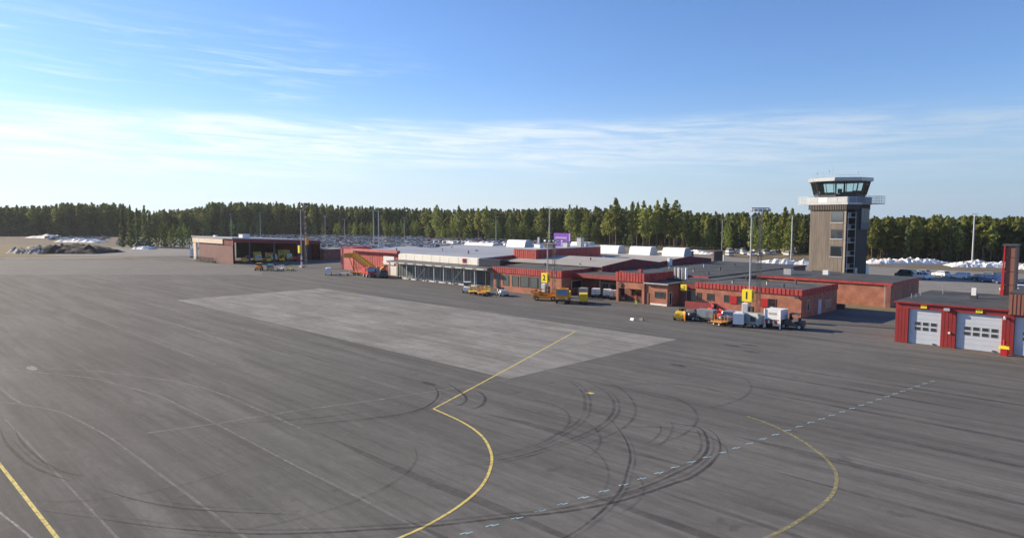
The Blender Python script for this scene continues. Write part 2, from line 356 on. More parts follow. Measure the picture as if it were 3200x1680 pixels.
pt_blue = alpha_mat('line_blue', (.34, .50, .56), .34, .58, .3, .9, 3.)
pt_white = alpha_mat('line_white_worn', (.40, .39, .38), .35, .65, .2, .7, 2.0)
pt_seam = alpha_mat('line_faded', (.265, .258, .247), .33, .62, .10, .62, .9)
tyre_m = alpha_mat('tyre_rubber', (.028, .027, .027), .32, .64, .10, .75, .9)
tyre_l = alpha_mat('tyre_rubber_light', (.040, .039, .039), .36, .66, .0, .46, .6)
stain_m = alpha_mat('sealed_lane', (.060, .058, .058), .36, .66, .05, .48, .25)
def smooth(pts, k=8):
    P = [Vector((*p, 0)) for p in pts]
    if len(P) < 3: return P
    P = [P[0] * 2 - P[1]] + P + [P[-1] * 2 - P[-2]]; out = []
    for i in range(1, len(P) - 2):
        for j in range(k):
            t = j / k; a, b, c, d = P[i - 1:i + 3]
            out.append(.5 * ((2 * b) + (-a + c) * t + (2 * a - 5 * b + 4 * c - d) * t * t + (-a + 3 * b - 3 * c + d) * t ** 3))
    return out + [P[-2]]
def strip(name, pts, w, z, m, parent=None, k=8, taper=False):
    P = smooth(pts, k); mb = MB(); n = len(P); L = []
    for i, p in enumerate(P):
        d = (P[min(i + 1, n - 1)] - P[max(i - 1, 0)]).normalized(); s = Vector((-d.y, d.x, 0))
        ww = w / 2 * (min(1, 3 * i / n + .15, 3 * (n - 1 - i) / n + .15) if taper else 1)
        L.append(((p.x + s.x * ww, p.y + s.y * ww, z), (p.x - s.x * ww, p.y - s.y * ww, z)))
    for a, b in zip(L, L[1:]): mb.quad([a[1], b[1], b[0], a[0]])
    return mb.build(name, m, parent or apron)
strip('rust_stain', [(90.2, -20), (90.2, 10), (90.3, 20), (90.5, 26.5)], 1.3, .006, alpha_mat('rust_stain', (.21, .15, .10), .35, .7, .05, .8, .6), taper=True)
strip('rust_stain', [(87.6, -20), (87.8, 6), (88.6, 20)], 2.6, .005, alpha_mat('rust_stain_faint', (.19, .14, .10), .42, .75, 0., .6, .4), taper=True)
strip('yellow_line', [(69.44, 57.44), (46.53, 47.49), (32.96, 41.71)], .17, .014, pt_yellow)
strip('stop_bar', [(66.5, 62.6), (69.39, 57.12), (70.9, 54.0)], .22, .0145, pt_yworn)
strip('yellow_line', [(32.96, 41.71), (32.63, 39.43), (32.3, 37.55), (31.69, 35.45), (30.85, 33.53), (29.68, 31.72), (28.55, 30.32), (27.15, 29.02), (25.64, 27.88), (24.19, 27.08), (22.48, 26.43), (20.98, 26.04), (19.69, 25.81), (18.09, 25.72), (16.0, 25.80), (10, 26.2)], .18, .014, pt_yellow)
strip('worn_yellow_line', [(48.51, 23.37), (47.97, 21.61), (46.91, 19.71), (45.78, 18.13), (44.59, 16.81), (43.41, 15.66), (41.94, 14.6), (40.47, 13.91), (38.68, 13.38), (37.08, 13.14), (35.41, 13.09), (33.58, 13.17), (31.96, 13.29), (30.38, 13.53), (28.77, 13.85), (20, 15.5)], .21, .014, pt_yworn)
strip('yellow_line', [(6.45, 60), (6.64, 50.79), (6.84, 37.06), (6.95, 28)], .19, .014, pt_yellow)
strip('white_line', [(5.0, 46), (5.43, 42.4), (5.97, 38.14), (6.5, 32)], .12, .014, pt_white)
bl = smooth([(19.0, 24.2), (21.4, 23.73), (25.61, 22.94), (31.06, 22.03), (36.6, 21.28), (40.85, 20.55), (49.22, 19.41), (61.32, 17.77), (68.19, 16.85), (73.0, 16.1)], 60)
acc, last = 0., bl[0]
cuts = [bl[0]]
for p in bl[1:]:
    acc += (p - last).length; last = p
    if acc > 1.43: cuts.append(p); acc = 0.
for a, b in zip(cuts, cuts[1:]):
    d = (b - a); s = Vector((-d.y, d.x, 0)).normalized()
    for off in (.06, -.06):                       # each dash is a pair of short offset strokes
        q0 = a + d * (.02 if off > 0 else .20) + s * off; q1 = q0 + d * .27
        MB().quad([q0 - s * .055 + Vector((0, 0, .014)), q1 - s * .055 + Vector((0, 0, .014)), q1 + s * .055 + Vector((0, 0, .014)), q0 + s * .055 + Vector((0, 0, .014))]).build('blue_dash', pt_blue, apron)
for pts, w in (([(14.89, 80.02), (17.64, 75.57), (19.91, 70.55), (21.95, 65.01), (22.99, 58.2), (23.12, 50.91), (23.09, 44.23)], .22),
               ([(12, 82), (16.29, 73.56), (17.97, 66.8), (18.97, 61.25), (19.2, 55.24), (19.3, 49.05), (19.31, 42.68), (19.32, 37.12), (19.41, 32.59), (19.44, 22)], .20),
               ([(9.16, 68.28), (10.42, 65.71), (11.89, 61.73), (12.47, 56.94), (12.87, 52.15), (12.97, 47.06), (13.01, 41.12), (13.07, 36.57), (13.11, 26)], .18),
               ([(9.9, 84), (10.02, 74.22), (10.13, 69.14), (10.36, 66.2)], .20), ([(14.92, 51.07), (19.6, 49.81), (24.7, 48.92), (31.9, 46.91), (44, 44.5)], .24),
               ([(23.38, 166.88), (33.13, 154.53), (33.4, 131.7), (33.83, 113.5), (33.93, 96.53), (33.57, 80)], .32),
               ([(8.6, 62), (8.75, 46), (8.9, 30)], .14), ([(27, 150), (27.3, 100), (27.4, 70)], .22), ([(38.5, 125), (39, 90), (39.2, 60)], .2)):
    strip('faded_line', pts, w, .011, pt_seam)
TY = [([(7.89, 59.43), (7.65, 55.82), (7.72, 52.31), (7.95, 49.23), (8.44, 46.82), (9.03, 44.66)], .22, tyre_m),
      ([(8.67, 58.99), (8.43, 55.65), (8.46, 52.12), (8.71, 48.72), (9.13, 46.6), (9.74, 45.06)], .20, tyre_m),
      ([(9.91, 42.29), (10.78, 39.43), (12.05, 36.67), (13.75, 34.25), (16, 31.5)], .12, tyre_m),
      ([(6.99, 41.19), (8.97, 37.77), (10.85, 34.58), (13.45, 31.12), (15.89, 28.83), (17.66, 27.47), (20.13, 25.61), (22.91, 23.97), (25.76, 22.18), (28.39, 21.1), (30.56, 20.56), (33.19, 20.17), (34.6, 19.95), (36.94, 20.17), (39.03, 20.66), (40.56, 21.28), (42.4, 22.47), (43.47, 23.67), (43.92, 24.82)], .20, tyre_m),
      ([(9.2, 36.5), (13.2, 30.6), (15.6, 28.2), (18.2, 26.2)], .12, tyre_l),
      ([(25.25, 22.83), (28.98, 21.54), (32.02, 21.01), (35.26, 20.9), (36.75, 20.93), (38.72, 21.38), (40.42, 22.1), (42.57, 23.54), (43.5, 24.7), (43.1, 25.91), (42.79, 27.35)], .20, tyre_m),
      ([(37.88, 48.25), (36.96, 46.29), (35.64, 44.54), (34.09, 43.24), (32.52, 42.48), (30.65, 42.26), (28.8, 42.79), (26.27, 43.86), (22, 46)], .22, tyre_m),
      ([(39.11, 47.46), (38.21, 45.05), (37.28, 42.91), (36.32, 41.71), (35.2, 41.11), (34.59, 41.39)], .24, tyre_m),
      ([(39.3, 43.95), (38.69, 42.24), (37.78, 40.95), (36.23, 39.75), (34.83, 39.52)], .24, tyre_m),
      ([(48.34, 42.74), (47.32, 39.67), (45.13, 36.57), (41.75, 33.57), (38.74, 31.68), (35.64, 30.73), (32.56, 30.18), (29.85, 30.47), (27.35, 31.52)], .26, tyre_l),
      ([(49.54, 41.54), (48.06, 37.65), (45.93, 34.26), (43.38, 31.94), (40.6, 30.4), (37.59, 29.55), (34.83, 29.31), (31.64, 29.32), (28.58, 29.89), (24, 32)], .26, tyre_l),
      ([(51.26, 41.76), (49.57, 36.99), (47.77, 33.92), (44.94, 31.04), (42.31, 29.28), (39.43, 28.24), (37.16, 27.95), (33.96, 27.88)], .22, tyre_l),
      ([(41.97, 32.06), (39.18, 28.48), (37.03, 26.18), (34.88, 24.4), (32.71, 23.1), (30.49, 21.89), (28.25, 21.09), (26.07, 20.55), (23.65, 20.26), (18, 20.4)], .13, tyre_m),
      ([(42.29, 27.0), (40.71, 25.91), (38.85, 25.29), (37.13, 25.16)], .16, tyre_l), ([(43.22, 26.63), (41.95, 25.71), (39.84, 24.78), (37.61, 24.23)], .18, tyre_l),
      ([(30, 44.3), (25, 46.2), (20, 49)], .3, tyre_l)]
for i, (pts, w, m) in enumerate(TY):
    strip('tyre_mark', pts, w, .017 + i * .0004, m, taper=True)
    if i in (0, 2, 3, 5, 6, 9, 10, 12):       # the twin tyre of the same pass
        k = .42 if i != 12 else .3; P_ = [Vector(p) for p in pts]; Q_ = []
        for j, p in enumerate(P_): d = (P_[min(j + 1, len(P_) - 1)] - P_[max(j - 1, 0)]).normalized(); Q_.append((p.x - d.y * k, p.y + d.x * k))
        strip('tyre_mark', Q_[:-1] if i % 2 else Q_[1:], w * .8, .0245 + i * .0004, tyre_l, taper=True)
for i, (cx, cy, r_, a0, a1) in enumerate(((33, 36.5, 7.5, -100, 40), (30, 33, 9, -80, 30), (36, 24.2, 6.2, -60, 80), (24, 30, 11, -70, 20), (40, 32, 9.5, -110, 10), (18, 38, 9, -130, -20), (14, 46, 8, -160, -60), (46, 30, 8, -40, 70), (28, 24, 5, -120, 0), (52, 34, 10, -120, -10), (12.5, 34, 6.5, -150, -50))):
    strip('tyre_mark', [(cx + r_ * math.cos(R_(a0 + (a1 - a0) * j / 7)), cy + r_ * .8 * math.sin(R_(a0 + (a1 - a0) * j / 7))) for j in range(8)], random.uniform(.12, .3), .032 + i * .0004, tyre_l, taper=True)
for pts, w in (([(23.56, 42.55), (23.4, 34.37), (23.55, 28.51), (23.8, 23.93), (23.75, 14)], .75), ([(34.9, 38.08), (35.4, 33.75), (35.5, 29.14), (35.7, 25.28), (35.97, 21.33)], .8),
               ([(43.37, 22.74), (43.5, 18.28), (43.4, 13.27), (43.6, 8.4), (43.72, 2)], .8), ([(50, 24), (50.2, 12), (50.3, 0)], .55), ([(56, 26), (56.2, 12), (56, -2)], .6), ([(28.5, 24), (28.6, 14), (28.4, 6)], .7),
               ([(62.5, 40), (62.6, 24), (62.4, 8)], .5), ([(19.6, 27), (19.8, 18), (19.8, 11)], .8), ([(38.9, 17), (39, 8), (39.1, 2)], .4), ([(66.8, 30), (67, 14), (67, 3)], .5), ([(31.6, 21), (31.6, 13), (31.4, 7)], .35)):
    strip('sealed_lane_mark', pts, w, .0095, stain_m, taper=True)
for x, y in ((76.2, 36.5), (74.5, 37.8), (72.6, 34.4), (60.5, 36.4), (37.9, 48.4)):     # oil spots
    n = 12; MB().quad([(x + .35 * math.cos(a * 2 * math.pi / n) * random.uniform(.6, 1.2), y + 1.1 * math.sin(a * 2 * math.pi / n) * random.uniform(.7, 1.2), .012) for a in range(n)]).build('oil_stain', tyre_m, apron)
for x, y, sx_, sy_ in ((45.48, 35.97, .3, .4),): MB().quad([(x - sx_, y - sy_ * .4, .018), (x + sx_ * .6, y - sy_, .018), (x + sx_, y + sy_ * .6, .018), (x - sx_ * .5, y + sy_, .018)]).build('paint_spot', pt_yellow, apron)
n = 16; MB().quad([(13.67 + .4 * math.cos(a * 2 * math.pi / n), 81.56 + 1.3 * math.sin(a * 2 * math.pi / n), .016) for a in range(n)]).build('paint_spot', pt_white, apron)
for k in range(3): strip('worn_stand_mark', [(69.2 + k * 1.5, 111.3 + k * 2.5), (70.4 + k * 1.5, 112.6 + k * 2.5), (70.9 + k * 1.5, 114.4 + k * 2.5)], .3, .018, pt_yworn)

# ================================================================== TERMINAL
T = thing('terminal_building', 'long low red terminal with grey folded roof, white fascia and brick wings', 'terminal', (112, 104, 0), world=True)
# --- hall at the left: red sheet end, white fascia over the canopy
PL = [(102.5, 5.95), (120.4, 6.55), (130.3, 5.75), (143.3, 6.6), (156, 5.4)]       # folded roof profile (x, z)
PR = [(109.5, 5.25), (120.4, 6.3), (130.3, 5.2), (143.3, 5.95), (153.3, 5.05)]
def fold(pr, y0, y1, t=.22, name='roof', m=roof_grey):
    return [MB().hull([(x0, y0, z0 - t), (x1, y0, z1 - t), (x1, y1, z1 - t), (x0, y1, z0 - t)], [(x0, y0, z0), (x1, y0, z1), (x1, y1, z1), (x0, y1, z0)]).build(name, m, T) for (x0, z0), (x1, z1) in zip(pr, pr[1:])]
fold(PL, 112.8, 165.2)
fold(PR, 84.0, 112.7, m=roof_pale)
MB().ext_y([(110, 0), (110, 5.0)] + [(x, z - .24) for x, z in PR[1:]] + [(153.3, 0)], 84.3, 112.6).build('wall', brick_dark_shaded, T)
MB().ext_y([(103, 0), (103, 5.7)] + [(x, z - .24) for x, z in PL[1:]] + [(156, 0)], 113.0, 165.0).build('wall', red, T)
# red boarding, shade mixed into its darker tone, closing the folded roof towards the low wings, one board per metre
gb = MB().ext_y([(109.5, 4.1)] + [(x, z - .02) for x, z in PR] + [(153.3, 4.1)], 83.9, 83.997).build('gable', red_shade, T)
def zr(x):
    for (x0, z0), (x1, z1) in zip(PR, PR[1:]):
        if x0 <= x <= x1: return z0 + (z1 - z0) * (x - x0) / (x1 - x0)
k = 0
while 109.6 + k * .9 < 152.3:
    a = 109.6 + k * .9; b = a + .78; k += 1
    MB().ext_y([(a, 4.3), (a, zr(a) - .04), (b, zr(b) - .04), (b, 4.3)], 83.83, 83.903).build('board', red_shade, gb)
# tall slatted screen at the far end of the hall
sc = MB().box(155.6, 159.8, 84.4, 84.6, 0, 6.7).build('screen', red_shade, T)
for i in range(9): MB().box(155.7 + i * .46, 155.9 + i * .46, 84.2, 84.4, 2, 6.9).build('slat', wood, sc)
bx('drainpipe', T, white, 160.1, 160.5, 84.2, 84.6, 0, 5.6); bx('white_duct', T, white, 133.2, 134.4, 83.2, 83.8, 4.3, 5.9)
# front of the hall under the fascia
F = MB().box(102.3, 102.99, 112.8, 143.2, 4.35, 5.98).build('fascia', cream, T)
for i in range(9): MB().box(102.22, 102.305, 113.1 + i * 3.34, 116.3 + i * 3.34, 4.42, 5.9).build('panel', cream, F)
bx('window_band', T, navy, 102.2, 102.98, 105.9, 112.6, 4.4, 5.9)
em = MB().box(102.14, 102.215, 116.9, 118.2, 4.7, 5.75).build('emblem', redv, F); MB().box(102.1, 102.138, 117.15, 117.9, 5.0, 5.5).build('emblem_mark', navy, em)
for i in range(4): win(T, 'x', 102.99, 134.2 + i * 2.3, 136.2 + i * 2.3, 4.55, 5.6, lgrey, glass_lit)
MB().box(102.0, 102.99, 143.4, 165.1, 5.95, 6.55).build('fascia', red_pink, T)
fascia(T, 'x', 102.99, 143.4, 165.0, 1.2, 5.9, red, 1.1, .06, .04)
bx('gate', T, white, 102.78, 102.86, 145.8, 150.6, 2.8, 5.0); bx('gate', T, white, 102.78, 102.86, 144.5, 148.2, .1, 2.5)
bx('door', T, dgrey, 102.8, 102.86, 141.2, 142.9, .1, 2.6)
bx('wall', T, red_pink, 106, 112, 170.5, 177.2, 0, 6.25); bx('parapet', T, red_shade, 105.85, 112.1, 170.4, 177.3, 6.25, 6.55)
MB().ext_y([(112.2, 0), (112.2, 5.6), (140, 5.2), (140, 0)], 165.3, 176).build('wall', red_shade, T)
# canopy: deck, edge beam, posts, diagonal stays, glazed wall behind
cn = MB().box(98.9, 102.2, 106.2, 143.4, 4.0, 4.3).build('canopy', dgrey, T)
MB().box(98.7, 98.898, 106.2, 143.5, 3.75, 4.25).build('edge_beam', mat('canopy_edge', (.16, .155, .15), .6, var=.1), cn)
for i in range(11):
    y = 107 + i * 3.55
    MB().box(99.1, 99.3, y, y + .2, 0, 4.0).build('post', lgrey if i % 3 else dgrey, cn)
    MB().box(98.66, 98.699, y + .3, y + 2.6, 3.8, 3.98).build('lamp_strip', white, cn)
for y in (118.6, 131.5): MB().bar((99.2, y, .1), (99.2, y - 4.2, 3.9), .22, .22).build('stay', dgrey, cn)
bx('wall', T, mat('shop_wall', (.30, .31, .30), .7, var=.15), 101.6, 102.2, 106.0, 143.2, 0, 4.0)
for i in range(16):
    y = 108.4 + i * 2.15
    if i in (0, 1): win(T, 'x', 101.6, y, y + 1.95, .2, 3.2, dgrey, navy)
    else: win(T, 'x', 101.6, y, y + 1.95, .45, 3.3, lgrey, glass_lit, mull=1)
for i in range(8): bx('kerb', T, white, 99.5, 99.8, 110.5 + i * 3.55, 113.2 + i * 3.55, 0, .22)
# ridge skylights
for y0, L in ((84.6, 6.0), (94.0, 6.2), (103.6, 6.2), (113.3, 6.2), (136.5, 7.5), (150, 13)):
    zb = 5.75 if y0 < 113 else 6.4; w = 1.8; ht = 2.1 if y0 < 140 else .8
    arc = [(143.3 - w, zb), (143.3 - w * .72, zb + ht * .82), (143.3 - w * .5, zb + ht), (143.3 + w * .5, zb + ht), (143.3 + w * .72, zb + ht * .82), (143.3 + w, zb)]
    sk = MB().ext_y(arc, y0 + .02, y0 + L).build('skylight', skylight_m, T)
    MB().ext_y([(x * .97 + 143.3 * .03, zb + (z - zb) * .98) for x, z in arc], y0 - .06, y0 + .019).build('end_cap', sky_end, sk)
    for r_ in range(2, int(L), 2): MB().ext_y([(143.3 + (x - 143.3) * 1.012, zb + (z - zb) * 1.012) for x, z in arc], y0 + r_ - .03, y0 + r_ + .03).build('rib', white, sk)
# plant room box standing on the roof
bx('plant_room', T, red, 113.3, 137, 105.5, 112.7, 4.6, 7.75); fascia(T, 'x', 113.3, 105.5, 112.7, 5.0, 7.72, red, .62, .06, .05)
bx('plant_roof', T, lgrey, 113.1, 137.1, 105.3, 112.8, 7.75, 7.86)
bx('plant_door', T, red, 114.2, 116.2, 105.42, 105.497, 5.1, 7.2)
# roof gear: fans, ducts, pipes
for x, y, z, w, d, h_, m in ((118.5, 109.2, 7.9, 1.2, 1.9, .95, white), (127, 108, 7.9, 1.0, 1.4, 1.1, lgrey), (130.5, 106.6, 7.9, 1.3, 1.3, 2.2, lgrey), (133.5, 107.5, 7.9, 1.2, 2.0, .8, lgrey), (121, 107.4, 7.9, .9, 2.6, .7, dgrey)):
    o = bx('roof_fan', T, m, x, x + w, y, y + d, z, z + h_); bx('cowl', o, dgrey, x - .1, x + w + .1, y - .1, y + d + .1, z + h_, z + h_ + .12)
for x, y, h_ in ((118.9, 109.9, 1.6), (124, 109, 1.2)): MB().rod((x, y, 8.8), (x, y, 8.8 + h_), .25, 10).build('flue', white, T)
for x, y in ((152, 88.5), (128, 126), (118, 131)): MB().rod((x, y, 5), (x, y, 6.7), .4, 10).build('vent_stack', dgrey, T)
for i in range(4): MB().rod((107.4, 63.6 + i * .75, 4.0), (107.4, 63.6 + i * .75, 6.1), .22, 10).build('flue', galv if i % 2 else white, T)
# --- central brick block with red fascia, tall windows
bx('wall', T, brick_red, 100.2, 113.2, 86.6, 105.8, 0, 3.6)
MB().hull([(100.2, 86.6, 3.6), (113.3, 86.6, 3.6), (113.3, 106, 3.6), (100.2, 106, 3.6)], [(100.2, 86.6, 4.5), (113.3, 86.6, 4.98), (113.3, 106, 4.98), (100.2, 106, 4.5)]).build('roof', felt2, T)
fascia(T, 'x', 100.2, 86.5, 106.0, 3.35, 4.62, red)
fascia(T, 'y', 86.6, 100.1, 113.2, 3.3, 4.75, red, .62)
for a, b, z0, z1 in ((103.8, 105.1, .25, 3.1), (101.1, 102.9, .8, 3.0), (98.3, 100.2, .8, 3.0), (95.4, 97.8, .85, 3.05), (93.0, 95.1, .85, 3.05), (91.0, 92.8, .85, 3.05)): win(T, 'x', 100.2, a, b, z0, z1, dgrey, glass_lit, mull=0)
bx('planter_wall', T, brick_red, 97.4, 98.0, 91, 98.6, 0, 1.0); bx('planter_wall', T, brick_red, 98.0, 100.1, 98.2, 98.6, 0, .8)
win(T, 'y', 86.6, 103.2, 106.6, 1.0, 2.6, white, navy); bx('door', T, dgrey, 107.3, 108.7, 86.5, 86.597, 0, 2.3)
# --- recess between the block and the little entrance pavilion
bx('wall', T, brick_dark_shaded, 106.4, 110, 73.6, 86.5, 0, 3.9); bx('roof', T, felt, 103.2, 110, 73.7, 86.45, 3.9, 4.15)
bx('fascia', T, red_shade, 103.0, 103.19, 73.7, 86.45, 3.4, 4.2)
for i in range(3): win(T, 'x', 106.4, 76 + i * 1.9, 77.7 + i * 1.9, .1, 2.4, lgrey, navy)
for i in range(3): MB().rod((103.4, 75 + i * 4.6, 0), (103.4, 75 + i * 4.6, 3.9), .12, 8).build('post', dgrey, T)
# --- entrance pavilion
bx('wall', T, brick_red, 100, 112, 67.4, 73.4, 2.45, 3.75); bx('wall', T, brick_dark_shaded, 102.6, 112, 67.45, 73.4, 0, 2.45)
fascia(T, 'x', 100, 67.3, 73.5, 3.7, 5.3, red); fascia(T, 'y', 67.4, 100, 112, 3.72, 5.28, red, .62)
bx('roof', T, felt, 100, 112, 67.4, 73.45, 5.05, 5.2); bx('roof_vent', T, red, 102.2, 102.7, 69.6, 70.2, 5.2, 5.8)
bx('pier', T, brick_red, 100, 100.5, 67.4, 67.9, 0, 2.45); bx('pier', T, brick_red, 100, 100.6, 72.9, 73.4, 0, 2.45)
win(T, 'x', 102.6, 68.2, 69.6, .9, 2.2, dgrey, glass); win(T, 'x', 102.6, 70.0, 71.9, .9, 2.2, redv, glass, 1)
MB().rod((99.95, 72.5, 3.1), (99.8, 72.5, 3.1), .42, 14).build('wall_lamp', brick_dark_shaded, T)
bx('wall', T, brick_red, 100.25, 106.3, 62.9, 67.35, 0, 3.55); bx('roof', T, felt2, 99.8, 106.5, 62.5, 67.4, 3.55, 3.8); bx('roof_edge', T, lgrey, 99.7, 99.797, 62.45, 67.4, 3.6, 3.82)
win(T, 'x', 100.25, 63.4, 65.4, 1.25, 2.35, dgrey, glass, 1); bx('base_strip', T, cream, 100.1, 100.247, 62.9, 66.2, 0, .28); bx('door', T, brick_dark_shaded, 100.17, 100.247, 66.6, 67.3, 0, 2.0)
# glazed porch set back between pavilion and office wing
bx('wall', T, brick_dark_shaded, 104.2, 107, 58.6, 62.85, 0, 3.6); win(T, 'x', 104.2, 59.4, 61.6, .1, 2.6, lgrey, glass, 1, 'glazed_door')
bx('fascia', T, red_shade, 103.9, 104.197, 58.6, 62.85, 2.9, 3.7); bx('roof', T, felt, 103.9, 110, 58.6, 62.88, 3.7, 3.95)
win(T, 'y', 62.9, 100.7, 101.6, .1, 2.3, white, glass, 0, 'door')
ys = MB().box(101.6, 101.9, 60.1, 61.2, 2.75, 3.75).build('sign', sign_y, T); MB().box(101.56, 101.598, 60.45, 60.75, 3.0, 3.55).build('sign_mark', olive_y, ys)
# --- office wing with eight windows and red shutters
bx('wall', T, brick_red, 101.9, 116.2, 40.95, 58.5, 0, 3.55); fascia(T, 'x', 101.9, 40.8, 58.6, 3.4, 4.3, red, .62); fascia(T, 'y', 40.95, 101.8, 116.3, 3.35, 4.28, red, .62)
MB().hull([(101.9, 40.96, 3.56), (116.6, 40.96, 3.56), (116.6, 58.55, 3.56), (101.9, 58.55, 3.56)], [(101.9, 40.96, 4.12), (116.6, 40.96, 4.0), (116.6, 58.55, 4.0), (101.9, 58.55, 4.12)]).build('roof', felt2, T)
for a, b in ((57.5, 58.3), (55.2, 56.4), (52.4, 53.4), (50.2, 51.1), (44.8, 46.0)): win(T, 'x', 101.9, a, b, 1.4, 2.6, dgrey, glass)
for a, b in ((51.15, 52.35), (46.05, 47.2)): bx('shutter', T, redv, 101.8, 101.897, a, b, 1.25, 2.55)
win(T, 'y', 40.95, 104.0, 104.9, .9, 2.6, lgrey, glass); win(T, 'y', 40.95, 108.2, 109.6, 0, 2.3, lgrey, door_grey, 0, 'door'); win(T, 'y', 40.95, 111.1, 113.6, .75, 1.95, lgrey, glass_lit, 1)
bx('wall_lamp', T, dgrey, 101.2, 101.75, 41.1, 41.7, 3.0, 3.3); bx('low_wall', T, red_shade, 99.9, 100.4, 54.2, 59.3, 0, 1.2)
# --- low flat roofs behind the wings
bx('wall', T, brick_dark_shaded, 112.2, 156, 62, 83.7, 0, 4.05); bx('roof', T, felt, 112.0, 156.2, 61.8, 83.78, 4.05, 4.3); bx('fascia', T, red, 111.9, 111.997, 61.8, 83.7, 3.7, 4.4)
bx('roof', T, felt2, 107, 124.5, 58.65, 67.3, 3.9, 4.12); bx('wall', T, brick_dark_shaded, 107.2, 124.4, 58.7, 67.2, 0, 3.9)

for i, (x, y, z) in enumerate(((105, 45, 4.1), (108, 49, 4.08), (112, 46, 4.05), (106, 54, 4.1), (113, 55, 4.05), (104, 92, 4.6), (108, 98, 4.75), (110, 90, 4.8), (116, 64, 4.12), (121, 70, 4.3), (128, 68, 4.3), (134, 75, 4.3), (142, 72, 4.3), (125, 78, 4.3), (110, 125, 6.2), (114, 140, 6.3), (108, 152, 6.1), (124, 148, 6.2), (116, 92, 5.8), (126, 96, 5.6))):
    o = MB().rod((x, y, z - .1), (x, y, z + .45 + .1 * (i % 3)), .14 + .04 * (i % 2), 8).build('roof_vent', galv if i % 2 else dgrey, T); MB().rod((x, y, z + .46 + .1 * (i % 3)), (x, y, z + .58 + .1 * (i % 3)), .24, 8).build('vent_cap', dgrey, o)

# ================================================================== BRICK ANNEX
A = thing('brick_annex', 'plain orange brick annex with dark flat roof behind the office wing', 'building', (132, 48, 0), world=True)
bx('wall', A, brick_red, 125, 141, 35.4, 61.5, 0, 3.75); bx('roof', A, felt, 124.8, 141.2, 35.2, 61.7, 4.02, 4.16)
bx('fascia', A, red, 124.75, 124.95, 35.2, 61.7, 3.7, 4.1); bx('fascia', A, red, 124.96, 141.2, 35.15, 35.32, 3.6, 4.1)
bx('pilaster', A, brick_dark_shaded, 124.7, 124.996, 35.4, 36.1, 0, 3.69); bx('drainpipe', A, lgrey, 124.8, 124.9, 36.3, 36.4, 0, 3.69)
fan = bx('roof_fan', A, lgrey, 129, 130.2, 54, 55.4, 4.17, 5.4); bx('cowl', fan, dgrey, 128.9, 130.3, 53.9, 55.5, 5.4, 5.55)
bx('roof_hatch', A, white, 134, 134.9, 49, 50, 4.17, 5.0); bx('bench', A, dgrey, 117.4, 118.0, 40.2, 41.4, 0, .8)

# ================================================================== FIRE STATION
FS = thing('fire_station', 'red steel garage with big pale grey sectional doors and dark roof', 'garage', (95, 14, 0), world=True)
doors = [(20.4, 23.8, 3), (14.55, 18.9, 4), (9.0, 13.45, 4), (3.4, 7.9, 4)]
YL = [25.2] + [v for d in doors for v in (d[1], d[0])] + [0.0]
bx('wall', FS, red_fs, 91.5, 106, 0, 25.15, 0, 4.3); bx('header', FS, red_fs, 91.0, 91.497, 0, 25.2, 4.22, 4.85)
for i in range(0, len(YL), 2):
    y1, y0 = YL[i], YL[i + 1]; pr = MB().box(91.0, 91.497, y0, y1, 0, 4.219).build('pier', red_fs, FS)
    n = max(2, round((y1 - y0) / .35)); w = (y1 - y0) / n
    for j in range(n): MB().box(90.975, 91.003, y0 + j * w + .012, y0 + (j + 1) * w - .03, .05, 4.2).build('board', red_fs, pr)
for y0, y1, nw in doors:
    d = MB().box(91.30, 91.44, y0, y1, .02, 4.2).build('garage_door', door_grey, FS)
    nb = 7
    for r_ in range(nb):
        z0 = .05 + r_ * 4.13 / nb; MB().box(91.275, 91.303, y0 + .02, y1 - .02, z0, z0 + 4.13 / nb - .025).build('panel', door_grey, d)
    pw = (y1 - y0 - .9) / nw
    for r_ in range(2):
        for c_ in range(nw):
            a = y0 + .35 + c_ * pw + (.1 if nw == 3 else 0); z0 = 1.62 + r_ * .60
            fr = MB().box(91.255, 91.274, a, a + pw * .80, z0, z0 + .46).build('window', lgrey, d); MB().box(91.245, 91.2545, a + .05, a + pw * .80 - .05, z0 + .05, z0 + .41).build('pane', glass, fr)
    bx('door_foot', FS, dgrey, 91.2, 91.27, y0 + .5, y0 + .85, .12, .24)
MB().hull([(90.85, 0, 4.85), (107, 0, 4.75), (107, 25.35, 4.75), (90.85, 25.35, 4.85)], [(90.85, 0, 4.95), (107, 0, 5.08), (107, 25.35, 5.08), (90.85, 25.35, 4.95)]).build('roof', felt, FS)
bx('gutter', FS, red_fs, 90.72, 90.845, 14.0, 25.4, 4.80, 4.97)
for y in (22.2, 16.7): o = bx('number_sign', FS, sign_y, 90.90, 90.956, y - .32, y + .32, 4.34, 4.86); 
for dy in (-.1, .12): MB().box(90.885, 90.899, 16.7 + dy, 16.75 + dy, 4.45, 4.75).build('sign_mark', dgrey, o)
bx('wall_lamp', FS, lgrey, 90.6, 90.955, 19.5, 20.1, 4.3, 4.6); MB().rod((90.955, 19.5, 1.75), (90.82, 19.5, 1.75), .13, 10).build('door_handle', cream, FS)
cm = MB().rod((90.9, 14.3, 4.1), (90.5, 14.3, 4.0), .14, 8).build('camera_arm', white, FS)
bx('wall', FS, brown_sheet, 91.05, 106, 0, 13.9, 5.09, 6.6)
up = MB().box(90.75, 91.0, 0, 14.0, 4.45, 6.75).build('upper_cladding', brown_sheet, FS)
for i in range(40): MB().box(90.70, 90.755, .05 + i * .35, .27 + i * .35, 4.5, 6.7).build('rib', brown_sheet, up)
bx('roof', FS, felt, 90.7, 106.2, 0, 14.05, 6.75, 6.9); bx('flue', FS, white, 100, 100.5, 18.8, 19.3, 5.0, 6.3); bx('flue_cap', FS, dgrey, 99.9, 100.6, 18.7, 19.4, 5.0, 5.4)
